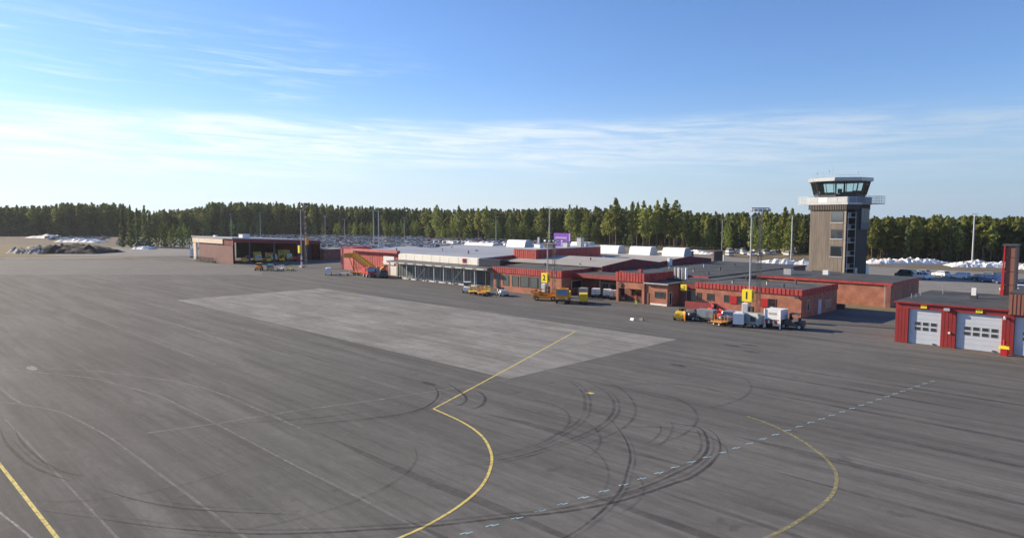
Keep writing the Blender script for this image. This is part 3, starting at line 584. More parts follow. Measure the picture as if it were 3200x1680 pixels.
MB().rod((103, 23, 5), (103, 23, 6.1), .05, 6).build('antenna', galv, FS)
for i in range(3): MB().rod((95 + i * 2, 24.6, 5), (95 + i * 2, 24.6, 5.6 - .1 * i), .04, 6).build('roof_rail_post', galv, FS)
# hose drying tower
HT = thing('hose_tower', 'slim brown and red hose drying tower rising behind the fire station', 'tower', (107, 16.6, 0), world=True)
for i, (z0, z1) in enumerate(((0, 6.4), (6.46, 8.1), (8.16, 9.9), (9.96, 11.3))): bx('section', HT, brown_sheet, 106.4, 108.3, 15.9, 17.05, z0, z1)
MB().hull([(106.2, 17.06, 0), (106.35, 17.06, 0), (106.35, 17.55, 0), (106.2, 17.55, 0)], [(106.2, 17.06, 11.4), (106.35, 17.06, 11.4), (106.35, 17.2, 11.4), (106.2, 17.2, 11.4)]).build('side_fin', redv, HT)
bx('cap', HT, dgrey, 106.2, 108.5, 15.8, 17.4, 11.4, 11.6); bx('corner_trim', HT, dgrey, 106.3, 106.39, 15.85, 16.05, 0, 11.35)

# ================================================================== EQUIPMENT SHED
H = thing('equipment_shed', 'open fronted dark red shed with cream band and grey roof at the far apron edge', 'shed', (108, 238, 0), world=True)
bx('wall', H, mat('dull_red_sheet', (.155, .052, .052), .7, var=.2, vscale=.3), 93, 93.4, 221.3, 250.5, 0, 6.3); MB().ext_y([(92.6, 6.3), (92.6, 7.9), (93.0, 7.9), (93.0, 6.3)], 229, 255.5).build('band', peach, H)
fascia(H, 'x', 93, 221.2, 228.8, 6.0, 8.2, red_shade, .9)
bx('wall', H, peach, 92.8, 93.6, 253.6, 255.4, 0, 6.3); bx('end_post', H, cream, 92.7, 93.1, 252.6, 253.0, 0, 6.3)
bx('back_wall', H, dgrey, 108, 124, 254.6, 255, 0, 6.6); bx('side_wall', H, red_shade, 123.6, 124.2, 221.3, 255, 0, 6.4)
MB().hull([(92.4, 220.6, 8.1), (124.6, 220.6, 6.7), (124.6, 256, 6.7), (92.4, 256, 8.1)], [(92.4, 220.6, 8.55), (124.6, 220.6, 7.0), (124.6, 256, 7.0), (92.4, 256, 8.55)]).build('roof', roof_grey, H)
fh = MB().hull([(93, 221.0, 7.0), (124.2, 221.0, 5.6), (124.2, 221.25, 5.6), (93, 221.25, 7.0)], [(93, 221.0, 8.2), (124.2, 221.0, 6.75), (124.2, 221.25, 6.75), (93, 221.25, 8.2)]).build('front_beam', red_shade, H)
for x in (93.2, 98.4, 107, 115.6, 119.4, 123.8): bx('post', H, dgrey if x > 95 else brick_dark_shaded, x - .2, x + .2, 221.3, 221.8, 0, 7.9 - (x - 93) * .045)
bx('partition', H, dgrey, 115.8, 119.2, 222, 222.3, 0, 5.8); bx('partition', H, mat('shed_lining', (.10, .085, .075), .8, var=.2), 119.6, 123.6, 226, 226.3, 0, 5.6); bx('side_door', H, lgrey, 120.6, 121.6, 225.9, 225.998, 0, 2.6)
vent = bx('roof_box', H, white, 99, 101.5, 228, 231, 8.2, 9.3); bx('hood', vent, lgrey, 98.9, 101.6, 227.9, 231.1, 9.3, 9.42)
for x, y in ((97, 246), (103, 236)): bx('roof_patch', H, white, x, x + 1, y, y + 2, 8.3, 8.75)
bx('lean_to', H, brick_dark_shaded, 124.3, 133, 219, 226, 0, 3.6); bx('lean_to_roof', H, roof_pale, 124.25, 133.5, 218.5, 226.4, 3.6, 3.85)

# ================================================================== CONTROL TOWER (local axes, turned a little off the terminal grid)
TW = thing('control_tower', 'square timber clad air traffic control tower with glazed octagonal cab', 'control tower', (184.9, 65.4, 0), R_(-11.6))
hw = 4.9
MB().box(-hw + .25, hw, -3.3, hw, 0, 17.6).box(-1.0, hw, -hw, -3.301, 0, 17.6).build('shaft', wood_shade, TW)
fw_ = MB().box(-hw, -hw + .247, -hw, hw, 0, 17.0).build('front_wall', wood, TW)
n = 15; w = 2 * hw / n
for i in range(n):
    y0 = -hw + i * w
    if i < 6: continue
    MB().box(-hw - .05, -hw + .003, y0 + .015, y0 + w - .02, 1.6 + random.uniform(-.1, .1), 16.4).build('plank', wood, fw_)
for z0, z1 in ((1.6, 5.0), (8.1, 9.5), (12.3, 13.6)):
    for j in range(3): MB().box(-hw - .05, -hw + .003, -4.1 + j * 1.05, -3.1 + j * 1.05, z0, z1).build('plank', wood, fw_)
MB().box(-hw - .06, -hw + .003, -hw, -4.45, .5, 16.6).build('corner_board', mat('pale_boards', (.30, .26, .22), .8, var=.15, stretch=(1, 1, .2)), fw_)
for z0, z1 in ((5.2, 7.9), (9.7, 12.1), (13.8, 16.5)):
    o = win(TW, 'x', -hw, -4.2, -.95, z0, z1, dgrey, glass, fw=.14); MB().box(-hw - .2, -hw - .075, -4.3, -.85, z0 - .16, z0 - .003).build('sill', lgrey, o)
win(TW, 'x', -hw, -3.6, 3.9, .3, 1.4, dgrey, glass, 3)
for z in (2.2, 5.4, 8.7, 12.0, 15.0):
    b = MB().box(-hw + .25, -1.05, -hw - .35, -3.305, z, z + .14).build('balcony', lgrey, TW)
    MB().box(-hw + .3, -hw + 1.6, -hw - .35, -hw - .30, z + .16, z + 1.25).build('balcony_panel', mat('balcony_grey', (.16, .165, .17), .6), b)
    MB().rod((-hw + .3, -hw - .32, z + 1.3), (-1.1, -hw - .32, z + 1.3), .04).build('handrail', galv, b)
for x in (-hw + .3, -1.15): MB().rod((x, -hw - .32, 0), (x, -hw - .32, 16.3), .07).build('balcony_post', galv, TW)
bay = MB().box(.9, 4.7, -hw - .5, -hw - .003, 12.0, 17.4).build('glazed_bay', mat('blue_panel', (.03, .05, .10), .3), TW)
for j in range(3): MB().box(1.0 + j * 1.25, 2.15 + j * 1.25, -hw - .54, -hw - .503, 13.6, 17.2).build('pane', glass_lit, bay)
bx('door', TW, lgrey, -.3, .8, -hw - .06, -hw - .003, 0, 2.3); bx('entry_porch', TW, white, 4.95, 6.6, -4.7, -3.6, 0, 2.6)
# collar of dark ribs, parapet deck and side platforms
col_ = MB().box(-hw - .35, hw + .35, -hw - .35, hw + .35, 17.0, 18.3).build('collar', wood_shade, TW)
for i in range(22):
    y0 = -hw - .2 + i * .46; MB().box(-hw - .5, -hw - .352, y0, y0 + .2, 16.95, 18.25).build('rib', wood, col_)
MB().box(-hw - .6, hw + .6, -hw - .6, hw + .6, 18.3, 18.65).build('deck', lgrey, TW)
par = MB().box(-hw - .55, hw + .55, -hw - .55, hw + .55, 18.652, 20.2).build('parapet', lgrey, TW)
for i in range(4): MB().box(-hw - .6, -hw - .553, -hw - .4 + i * 2.6, -hw + 2.1 + i * 2.6, 18.8, 20.1).build('panel', white if i == 2 else lgrey, par)
for i in range(3): MB().box(-hw + .2 + i * 3.3, -hw + 3.2 + i * 3.3, -hw - .6, -hw - .553, 18.8, 20.1).build('panel', mat('blue_grey_panel', (.14, .18, .26), .4, .2), par)
def platform(x0, x1, y0, y1, m):
    pl = MB().box(x0, x1, y0, y1, 18.35, 18.55).build('side_platform', galv, TW); k = MB()
    cs = [(x0, y0), (x1, y0), (x1, y1), (x0, y1)]
    for a, b in zip(cs, cs[1:] + cs[:1]):
        d = math.dist(a, b); s = max(1, int(d / .7))
        for z in (18.8, 19.2, 19.6, 20.0, 20.4): k.rod((*a, z), (*b, z), .035, 4)
        for i in range(s + 1): x, y = a[0] + (b[0] - a[0]) * i / s, a[1] + (b[1] - a[1]) * i / s; k.rod((x, y, 18.55), (x, y, 20.45), .045, 4)
    k.build('railing', m, pl)
platform(-hw + .2, hw - 1, hw + .62, hw + 3.9, white); platform(1.2, hw + .3, -hw - 4.0, -hw - .62, galv)
# cab
def octo(r, z, rot=R_(22.5)): return [(r * math.cos(rot + i * math.pi / 4), r * math.sin(rot + i * math.pi / 4), z) for i in range(8)]
MB().hull(octo(6.0, 20.2), octo(6.05, 20.75)).build('cab_base', dgrey, TW)
MB().hull(octo(5.9, 20.76), octo(5.9, 20.8)).build('cab_floor', dgrey, TW)
b0, b1 = octo(6.1, 20.75), octo(6.95, 23.95)
for i in range(8):
    j = (i + 1) % 8; A0, A1, B0, B1 = (Vector(v) for v in (b0[i], b0[j], b1[i], b1[j]))
    m0, m1 = (A0 + A1) / 2, (B0 + B1) / 2
    MB().quad([A0.lerp(A1, .03), A0.lerp(A1, .48), B0.lerp(B1, .48), B0.lerp(B1, .03)]).build('cab_pane', cab_glass, TW)
    MB().quad([A0.lerp(A1, .52), A0.lerp(A1, .97), B0.lerp(B1, .97), B0.lerp(B1, .52)]).build('cab_pane', cab_glass, TW)
    MB().rod(A0, B0, .16, 6).build('mullion', dgrey, TW); MB().rod(m0, m1, .09, 6).build('mullion', dgrey, TW)
for a in range(8):
    an = a * math.pi / 4; d = MB(); d.box(4.0, 5.0, -1.1, 1.1, 20.81, 21.35 if a % 3 else 21.8)
    o = d.build('console', dgrey, TW); o.rotation_euler = (0, 0, an)
bx('core', TW, dgrey, -.5, .6, -.3, .3, 20.81, 22.4); MB().rod((2.2, 2.4, 20.8), (2.2, 2.4, 23.9), .16, 8).build('column', lgrey, TW); MB().rod((-2.2, -2.6, 20.8), (-2.2, -2.6, 23.9), .16, 8).build('column', dgrey, TW)
MB().hull(octo(7.05, 23.95), octo(7.5, 24.1)).build('soffit', dgrey, TW)
rf = MB().hull(octo(7.65, 24.1), octo(7.7, 25.0)).build('cab_roof', lgrey, TW)
for i in range(8):
    a, b = octo(7.72, 0)[i], octo(7.72, 0)[(i + 1) % 8]; va, vb = Vector(a), Vector(b); MB().hull([va.lerp(vb, .02) + Vector((0, 0, 24.15)), va.lerp(vb, .98) + Vector((0, 0, 24.15)), va.lerp(vb, .98) * .98 + Vector((0, 0, 24.15))], [va.lerp(vb, .02) + Vector((0, 0, 24.92)), va.lerp(vb, .98) + Vector((0, 0, 24.92)), va.lerp(vb, .98) * .98 + Vector((0, 0, 24.92))]).build('fascia_panel', galv, rf)
for i in range(13):
    an = i * 2.4; r_ = 2 + (i * 37 % 40) / 10; hgt = .9 + (i * 53 % 10) / 9
    x, y = r_ * math.cos(an), r_ * math.sin(an); k = MB().rod((x, y, 25), (x, y, 25 + hgt + (2.2 if i == 4 else 0)), .035, 5)
    if i % 4 == 1: k.rod((x, y, 25 + hgt), (x, y, 25.3 + hgt), .16, 8)
    k.build('antenna', galv, TW)
k = MB()
for i in range(8):
    a, b = octo(6.6, 25.55)[i], octo(6.6, 25.55)[(i + 1) % 8]; k.rod(a, b, .025, 4); k.rod((a[0], a[1], 25), a, .03, 4)
k.build('roof_rail', galv, TW)

# ================================================================== MASTS
def lattice(mb, x, y, z0, z1, s=.22, step=.8):
    for dx, dy in ((-s, -s), (s, -s), (s, s), (-s, s)): mb.rod((x + dx, y + dy, z0), (x + dx, y + dy, z1), .04, 4)
    z = z0; f = 1
    while z + step < z1:
        mb.rod((x - s * f, y - s, z), (x + s * f, y - s, z + step), .022, 4); mb.rod((x - s, y - s * f, z), (x - s, y + s * f, z + step), .022, 4); z += step; f = -f
def stand_mast(x, y, hp, hl, num, label, cross, banded=False):
    t = thing('apron_mast', label, 'light mast', (x, y, 0), 0, 'apron flood masts')
    MB().box(-.5, .5, -.9, .9, 0, .45).build('footing', concrete, t)
    if banded:
        p = MB().rod((0, 0, .45), (0, 0, hp), .17, 10, .12).build('pole', galv, t)
        for z0, z1 in ((.5, 1.7), (2.3, 3.4)): MB().rod((0, 0, z0), (0, 0, z1), .24, 10).build('white_band', white, p)
        MB().rod((0, 0, 1.7), (0, 0, 2.3), .24, 10).build('red_band', redv, p)
    else: MB().rod((0, 0, .45), (0, 0, hp), .16, 10, .11).build('pole', galv, t)
    k = MB(); lattice(k, .9, -.9, .2, hl); k.build('lattice', dgrey, t)
    if num:
        s = MB().box(-.95, -.15, -.75, .75, 2.75, 4.5).build('sign_box', sign_y, t)
        text(num, 1.5, s, black, (-.965, .05, 3.6), (R_(90), 0, R_(-90)))
        text(num, 1.1, s, black, (-.55, -.765, 3.6), (R_(90), 0, 0))
        cb = MB().box(-.9, -.2, -.2, .75, .45, 2.5).build('cabinet', white, t); MB().box(-.93, -.902, -.1, .65, .6, 2.4).build('cabinet_door', lgrey, cb)
        MB().box(-.8, -.2, -.85, -.25, .45, 2.0).build('cabinet', dgrey, t)
        for dy in (.0, .45): MB().rod((-1.1, dy, .75), (-.93, dy, .75), .16, 10).build('socket', white, t)
    c = MB().bar((.9 - cross / 2 * .7, -.9 + cross / 2 * .7, hl), (.9 + cross / 2 * .7, -.9 - cross / 2 * .7, hl), .10, .12).build('crossbar', dgrey, t)
    for i in range(5):
        f = -.5 + i / 4; px, py = .9 + cross * .7 * f, -.9 - cross * .7 * f
        MB().hull([(px - .3, py - .2, hl - .42), (px + .05, py - .2, hl - .50), (px + .05, py + .2, hl - .50), (px - .3, py + .2, hl - .42)], [(px - .22, py - .18, hl - .1), (px + .1, py - .18, hl - .1), (px + .1, py + .18, hl - .1), (px - .22, py + .18, hl - .1)]).build('floodlight', lgrey, c)
    MB().bar((-.3, .3, hp), (.5, -.5, hp), .1, .1).build('lamp_arm', lgrey, t)
    return t
stand_mast(95.6, 46.0, 15.1, 16.4, '1', 'floodlight mast with yellow number 1 box among the parked loaders', 2.6)
stand_mast(96.6, 87.0, 10.6, 10.9, '2', 'floodlight mast with yellow number 2 box at the brick block corner', 3.4)
m3 = stand_mast(100.9, 191.0, 17.4, 18.6, None, 'tall mast with white and red banded foot before the shed', 1.6, True)
s3 = MB().box(-.9, -.3, -.5, .5, 4.4, 6.6).build('sign_box', sign_y, m3); MB().box(.7, 1.3, -2.2, -1.0, 6.9, 9.0).build('plate', orange, m3)
def lot_mast(x, y, hh, label, heads=2, r=.14):
    t = thing('lot_light', label, 'light pole', (x, y, 0), 0, 'light poles beyond the terminal')
    MB().rod((0, 0, 0), (0, 0, hh), r, 8, r * .6).build('pole', galv, t)
    for i in range(heads):
        s = 1 if i % 2 else -1
        MB().hull([(s * .1, -s * .1, hh - .05), (s * .9, -s * .9, hh + .05), (s * 1.1, -s * .7, hh + .05), (s * .3, s * .1, hh - .05)], [(s * .1, -s * .1, hh + .12), (s * .9, -s * .9, hh + .2), (s * 1.1, -s * .7, hh + .2), (s * .3, s * .1, hh + .12)]).build('lamp_head', lgrey, t)
def pxy(px, d): return cw((px - 1600) / 2133 * d, d)
for px, d, hh, lb in ((1168, 336, 18.6, 'thicker pale twin mast in the car park, left pole'), (1184, 338, 18.0, 'thicker pale twin mast in the car park, right pole')): x, y = pxy(px, d); lot_mast(x, y, hh, lb, 2, .32)
for px, d, hh, r, lb in ((1717, 300, 19.6, .34, 'tall brown mast standing behind the plant room on the roof'), (2474, 250, 15.6, .3, 'grey lamp mast just left of the control tower'), (3041, 225, 16.2, .3, 'pale lamp mast before the pines right of the tower'), (724, 420, 17, .2, 'thin lamp pole behind the left part of the shed roof'), (815, 430, 18, .2, 'thin lamp pole behind the middle of the shed roof'), (1017, 430, 15.5, .2, 'lamp pole behind the right end of the shed'), (1078, 430, 14, .18, 'lamp pole left of the twin mast'), (1264, 420, 15, .2, 'lamp pole right of the twin mast'), (1550, 380, 15.5, .2, 'lamp pole behind the white fascia of the hall'), (2256, 300, 14, .16, 'thin lamp pole left of the number 1 mast'), (598, 290, 6, .12, 'short lamp pole left of the shed')):
    x, y = pxy(px, d); lot_mast(x, y, hh, lb, 2, r)

# purple sign panel behind the roof
PS = thing('purple_sign', 'purple billboard with lilac bar standing behind the terminal roof', 'sign', (165, 142.4, 0), world=True)
pp = bx('panel', PS, purple, 164.8, 165.0, 138.9, 145.8, 4.0, 10.1)
bx('bar', pp, lilac, 164.74, 164.797, 140.2, 145.0, 8.3, 8.9); bx('bar', pp, lilac, 164.74, 164.797, 142.0, 142.7, 6.1, 8.2); bx('bar', pp, lilac, 164.74, 164.797, 140.2, 141.4, 6.4, 7.0); bx('edge', pp, lilac, 164.74, 164.797, 138.9, 139.4, 4.2, 10.0)
for y in (140, 144.6): bx('leg', PS, galv, 165.0, 165.2, y - .15, y + .15, 0, 9.6)

# ================================================================== VEHICLES
def wheels(p, pts, r, w=.3, hub=lgrey):
    for x, y in pts:
        o = MB().rod((x, y - w / 2, r), (x, y + w / 2, r), r, 12).build('wheel', black, p)
        s = -1 if y < 0 else 1; MB().rod((x, y + s * (w / 2 + .001), r), (x, y + s * (w / 2 + .02), r), r * .55, 10).build('rim', hub, o)
def at(name, label, cat, x, y, deg, group=None): return thing(name, label, cat, (x, y, 0), R_(deg), group)
def tug(x, y, deg, m, label, cab=True, sc=1.0):
    t = at('tow_tractor', label, 'tow tractor', x, y, deg, 'airport tow tractors')
    MB().box(-1.5, 1.5, -.75, .75, .38, .78).hull([(.3, -.7, .78), (1.5, -.7, .78), (1.5, .7, .78), (.3, .7, .78)], [(.3, -.66, 1.3), (1.4, -.62, 1.12), (1.4, .62, 1.12), (.3, .66, 1.3)]).box(-1.5, -1.0, -.7, .7, .78, 1.15).build('body', m, t)
    wheels(t, [(1.0, -.72), (1.0, .72), (-1.0, -.72), (-1.0, .72)], .38)
    MB().box(-.8, -.3, -.5, .5, .8, .95).box(-.9, -.78, -.5, .5, .95, 1.5).build('seat', black, t)
    MB().rod((.25, 0, 1.3), (.05, 0, 1.5), .2, 10).build('steering_wheel', black, t)
    if cab:
        MB().box(-.95, .35, -.72, .72, 2.0, 2.1).build('cab_roof', m, t)
        for px, py in ((-.9, -.66), (-.9, .66), (.3, -.66), (.3, .66)): MB().rod((px, py, .8), (px, py, 2.0), .04, 6).build('cab_post', dgrey, t)
        MB().box(.30, .33, -.6, .6, 1.35, 1.98).build('windscreen', glass, t)
    for yy in (-.5, .5): MB().box(1.4, 1.53, yy - .12, yy + .12, .85, 1.02).build('headlight', cream, t)
    return t
def dolly(x, y, deg, m, label, cage=False, box_m=None, group='baggage dollies', L=2.8):
    t = at('baggage_dolly', label, 'baggage cart', x, y, deg, group)
    MB().box(-L / 2, L / 2, -.75, .75, .5, .62).build('deck', m, t); wheels(t, [(L / 2 - .45, -.6), (L / 2 - .45, .6), (-L / 2 + .45, -.6), (-L / 2 + .45, .6)], .24, .16)
    MB().bar((L / 2, 0, .45), (L / 2 + 1.0, 0, .3), .08, .08).build('drawbar', dgrey, t)
    for s in (-1, 1):
        k = MB()
        for z in (.8, 1.15, 1.5): k.rod((s * (L / 2 - .05), -.72, z), (s * (L / 2 - .05), .72, z), .03, 5)
        for yy in (-.72, 0, .72): k.rod((s * (L / 2 - .05), yy, .6), (s * (L / 2 - .05), yy, 1.52), .03, 5)
        k.build('end_rail', m, t)
    if cage:
        for z in (1.0, 1.5): MB().rod((-L / 2, .72, z), (L / 2, .72, z), .03, 5).build('side_rail', m, t)
    if box_m: MB().box(-L / 2 + .15, L / 2 - .15, -.7, .7, .64, 1.75).build('cover', box_m, t)
    return t
def belt_loader(x, y, deg, m, label, up=2.6, L=6.5):
    t = at('belt_loader', label, 'belt loader', x, y, deg, 'belt loaders')
    MB().box(-2.4, 2.2, -.85, .85, .4, .95).box(.9, 2.1, .1, .85, .95, 1.5).build('chassis', m, t); wheels(t, [(1.5, -.8), (1.5, .8), (-1.5, -.8), (-1.5, .8)], .40)
    c = MB().bar((-L / 2, -.3, .95), (L / 2, -.3, .95 + up), .9, .34).build('conveyor', m, t); MB().bar((-L / 2, -.3, 1.14), (L / 2, -.3, 1.14 + up), .7, .04).build('belt', black, c)
    for s in (-1, 1): MB().bar((-L / 2 + .2, -.3 + s * .5, 1.65), (L / 2 - .2, -.3 + s * .5, 1.65 + up), .06, .06).build('handrail', m, c)
    MB().bar((.3, -.3, .9), (1.6, -.3, .9 + up * .7), .14, .14).build('lift_arm', dgrey, t); MB().box(.7, 1.1, .2, .7, 1.5, 1.6).box(.6, .72, .2, .7, 1.6, 2.1).build('seat', black, t)
    return t
def stairs(x, y, deg, m, label):
    t = at('passenger_stairs', label, 'boarding stairs', x, y, deg)
    MB().box(-4.0, 3.0, -1.0, 1.0, .45, .8).build('chassis', m, t); wheels(t, [(2.1, -.9), (2.1, .9), (-2.6, -.9), (-2.6, .9)], .42)
    for s in (-1, 1):
        st = MB().bar((-3.6, s * .85, .8), (2.6, s * .85, 4.6), .12, .42).build('stringer', m, t); MB().bar((-3.6, s * .85, 1.75), (2.6, s * .85, 5.6), .06, .5).build('side_panel', yellow, st)
    for i in range(18): f = i / 17; MB().box(-3.6 + 6.2 * f - .18, -3.6 + 6.2 * f + .18, -.78, .78, .85 + 3.75 * f, .90 + 3.75 * f).build('step', galv, t)
    pl = MB().box(2.6, 5.2, -.95, .95, 4.5, 4.65).build('platform', m, t); k = MB()
    for s in (-1, 1): k.box(2.6, 5.2, s * .92 - .03, s * .92 + .03, 4.66, 5.7)
    k.build('platform_side', m, pl)
    for s in (-1, 1): MB().bar((2.2, s * .8, .8), (3.6, s * .8, 4.5), .16, .16).build('strut', m, t)
    return t
def truck(x, y, deg, m, label, body_m=None, L=6.0, hb=2.6, cat='truck', name='service_truck'):
    t = at(name, label, cat, x, y, deg)
    MB().box(-L / 2, L / 2, -.9, .9, .5, .8).build('chassis', dgrey, t); wheels(t, [(L / 2 - 1.1, -1.0), (L / 2 - 1.1, 1.0), (-L / 2 + 1.2, -1.0), (-L / 2 + 1.2, 1.0)], .48)
    c = MB().hull([(L / 2 - 1.9, -1.1, .7), (L / 2, -1.1, .7), (L / 2, 1.1, .7), (L / 2 - 1.9, 1.1, .7)], [(L / 2 - 1.9, -1.05, 2.6), (L / 2 - .35, -1.05, 2.6), (L / 2 - .35, 1.05, 2.6), (L / 2 - 1.9, 1.05, 2.6)]).build('cab', m, t)
    MB().hull([(L / 2 - .14, -.95, 1.55), (L / 2 - .10, -.95, 1.55), (L / 2 - .10, .95, 1.55), (L / 2 - .14, .95, 1.55)], [(L / 2 - .31, -.9, 2.45), (L / 2 - .27, -.9, 2.45), (L / 2 - .27, .9, 2.45), (L / 2 - .31, .9, 2.45)]).build('windscreen', glass, c)
    for s in (-1, 1): MB().box(L / 2 - 1.6, L / 2 - .6, s * 1.085 - .02, s * 1.085 + .02, 1.6, 2.35).build('side_window', glass, c)
    for s in (-1, 1): MB().box(L / 2 - .02, L / 2 + .03, s * .75 - .15, s * .75 + .15, .9, 1.1).build('headlight', cream, c)
    MB().box(-L / 2, L / 2 - 2.05, -1.15, 1.15, .82, hb).build('load_body', body_m or m, t)
    MB().box(L / 2 - 1.5, L / 2 - 1.2, -.5, .5, 2.6, 2.75).build('beacon', orange, t)
    return t
def gpu(x, y, deg, m, label, L=2.4, hh=1.6, w=1.5):
    t = at('ground_power_unit', label, 'power unit', x, y, deg, 'ground power units')
    MB().box(-L / 2, L / 2, -w / 2, w / 2, .45, hh).hull([(-L / 2 + .1, -w / 2 + .05, hh), (L / 2 - .1, -w / 2 + .05, hh), (L / 2 - .1, w / 2 - .05, hh), (-L / 2 + .1, w / 2 - .05, hh)], [(-L / 2 + .3, -w / 2 + .2, hh + .2), (L / 2 - .3, -w / 2 + .2, hh + .2), (L / 2 - .3, w / 2 - .2, hh + .2), (-L / 2 + .3, w / 2 - .2, hh + .2)]).build('housing', m, t)
    for s in (-1, 1):
        MB().box(-L * .35, -L * .05, s * w / 2 - .015, s * w / 2 + .015, .8, hh - .2).build('grille', dgrey, t); MB().box(L * .05, L * .38, s * w / 2 - .015, s * w / 2 + .015, .9, hh - .3).build('hatch', lgrey, t)
    wheels(t, [(L * .3, -w / 2), (L * .3, w / 2), (-L * .3, -w / 2), (-L * .3, w / 2)], .28, .16); MB().bar((L / 2, 0, .5), (L / 2 + 1, 0, .3), .08, .08).build('drawbar', dgrey, t)
    return t
# --- group round the number 1 mast
tug(88.6, 53.2, 200, yellow, 'small yellow tow tractor at the left end of the line by mast 1', False)
tug(89.6, 51.3, 150, dgrey, 'dark grey tow tractor behind the worker in orange', False)
dolly(89.6, 49.6, 95, dgrey, 'dark empty baggage dolly left of the silver estate car', box_m=mat('grey_crate', (.22, .26, .28), .6, var=.2))
dolly(88.8, 47.2, 100, dgrey, 'low grey dolly nearest the apron by mast 1', L=3.4)
belt_loader(93.2, 49.4, 60, redv, 'red belt loader standing between dollies and silver car', .9, 4.5)
dolly(87.4, 46.4, 80, orange, 'orange dolly in front of the silver estate car', False, L=1.8)
gpu(88.2, 43.9, 20, white, 'white ground power unit in front of the cabinet of mast 1', 1.6, 1.9, 1.4); gpu(89.6, 42.6, 85, mat('grey_green_box', (.36, .40, .38), .6, var=.1), 'grey green equipment box beside the white power unit', 2.6, 1.7, 1.6)
t = at('equipment_trailer', 'white box trailer on tall legs with striped rear, right of mast 1', 'trailer', 91.0, 40.0, 0)
MB().box(-1.0, 1.2, -1.1, 1.1, 1.25, 2.6).build('box_body', white, t)
for px in (-1.0, 1.2):
    for py in (-1.1, 1.1): MB().box(px - .12, px + .02, py - .08, py + .08, 0, 2.65).build('leg', white, t)
for i in range(6): MB().box(-1.06, -1.003, -.95 + i * .33, -.72 + i * .33, .65, 1.1).build('stripe', redv if i % 2 else white, t)
MB().box(-1.0, 1.2, -1.0, 1.0, .8, 1.245).build('frame', dgrey, t); wheels(t, [(-.2, -.95), (-.2, .95), (.7, -.95), (.7, .95)], .36); MB().box(-1.03, -1.003, -.5, .55, 1.9, 2.2).build('vent', lgrey, t)
tug(91.9, 38.0, 100, dgrey, 'dark tow tractor hitched right of the white box trailer')
# --- cars: near ones with parts
def car_geo(kind):
    """profile (x, z) of body and of glasshouse, length, width"""
    if kind == 'hatch': return [(-2.0, .35), (-2.05, .8), (-1.95, 1.0), (.75, .98), (1.85, .80), (2.0, .55), (1.95, .3)], [(-1.9, .98), (-1.55, 1.45), (.1, 1.47), (.85, .97)], 1.75
    if kind == 'estate': return [(-2.3, .4), (-2.35, .9), (-2.3, 1.08), (.8, 1.05), (2.1, .92), (2.3, .62), (2.25, .35)], [(-2.25, 1.05), (-1.95, 1.66), (.1, 1.68), (.95, 1.04)], 1.85
    if kind == 'van': return [(-2.5, .4), (-2.55, 1.1), (-2.5, 1.2), (1.7, 1.15), (2.4, 1.0), (2.5, .6), (2.45, .35)], [(-2.5, 1.15), (-2.42, 2.05), (.95, 2.05), (1.8, 1.14)], 1.95
    return [(-2.6, .5), (-2.65, 1.0), (-2.6, 1.1), (.5, 1.1), (1.3, 1.1), (2.4, 1.0), (2.6, .7), (2.55, .4)], [(-.5, 1.08), (-.4, 1.8), (.7, 1.8), (1.45, 1.08)], 1.9
def near_car(x, y, deg, kind, m, label, cat='car'):
    bp, gp, wd = car_geo(kind); t = at('parked_car', label, cat, x, y, deg, 'cars parked near the control tower')
    h2 = wd / 2
    MB().ext_y(bp[::-1], -h2, h2).build('body', m, t)
    MB().hull([(gp[0][0], -h2 + .06, gp[0][1]), (gp[3][0], -h2 + .06, gp[3][1]), (gp[3][0], h2 - .06, gp[3][1]), (gp[0][0], h2 - .06, gp[0][1])], [(gp[1][0], -h2 + .2, gp[1][1] - .06), (gp[2][0], -h2 + .2, gp[2][1] - .06), (gp[2][0], h2 - .2, gp[2][1] - .06), (gp[1][0], h2 - .2, gp[1][1] - .06)]).build('windows', glass, t)
    MB().box(gp[1][0] - .05, gp[2][0] + .05, -h2 + .18, h2 - .18, gp[1][1] - .065, gp[1][1]).build('car_roof', m, t)
    for s in (-1, 1):
        for f in (0, .55, 1): xa = gp[0][0] + .05 + (gp[3][0] - gp[0][0] - .1) * f; xb = gp[1][0] + (gp[2][0] - gp[1][0]) * f; MB().bar((xa, s * (h2 - .06), gp[0][1]), (xb, s * (h2 - .2), gp[1][1] - .05), .07, .09).build('pillar', m, t)
    L = bp[-2][0]; wheels(t, [(L - .85, -h2 + .1), (L - .85, h2 - .1), (-L + .85, -h2 + .1), (-L + .85, h2 - .1)], .34, .24)
    for s in (-1, 1): MB().box(L - .12, L + .03, s * (h2 - .3) - .2, s * (h2 - .3) + .2, .62, .78).build('headlight', cream, t); MB().box(-L - .08, -L + .02, s * (h2 - .2) - .12, s * (h2 - .2) + .12, .7, .95).build('tail_light', redv, t)
    return t
P = {n: mat('car_' + n, c, .28, .0 if n == 'white' else .25, spec=.6) for n, c in dict(white=(.75, .76, .77), silver=(.55, .55, .54), grey=(.14, .15, .16), black=(.02, .02, .022), blue=(.05, .10, .26), red=(.38, .03, .03), green=(.03, .09, .085), beige=(.45, .40, .33)).items()}
near_car(92.2, 46.9, 8, 'estate', silver, 'silver estate car parked rear first beside mast 1')
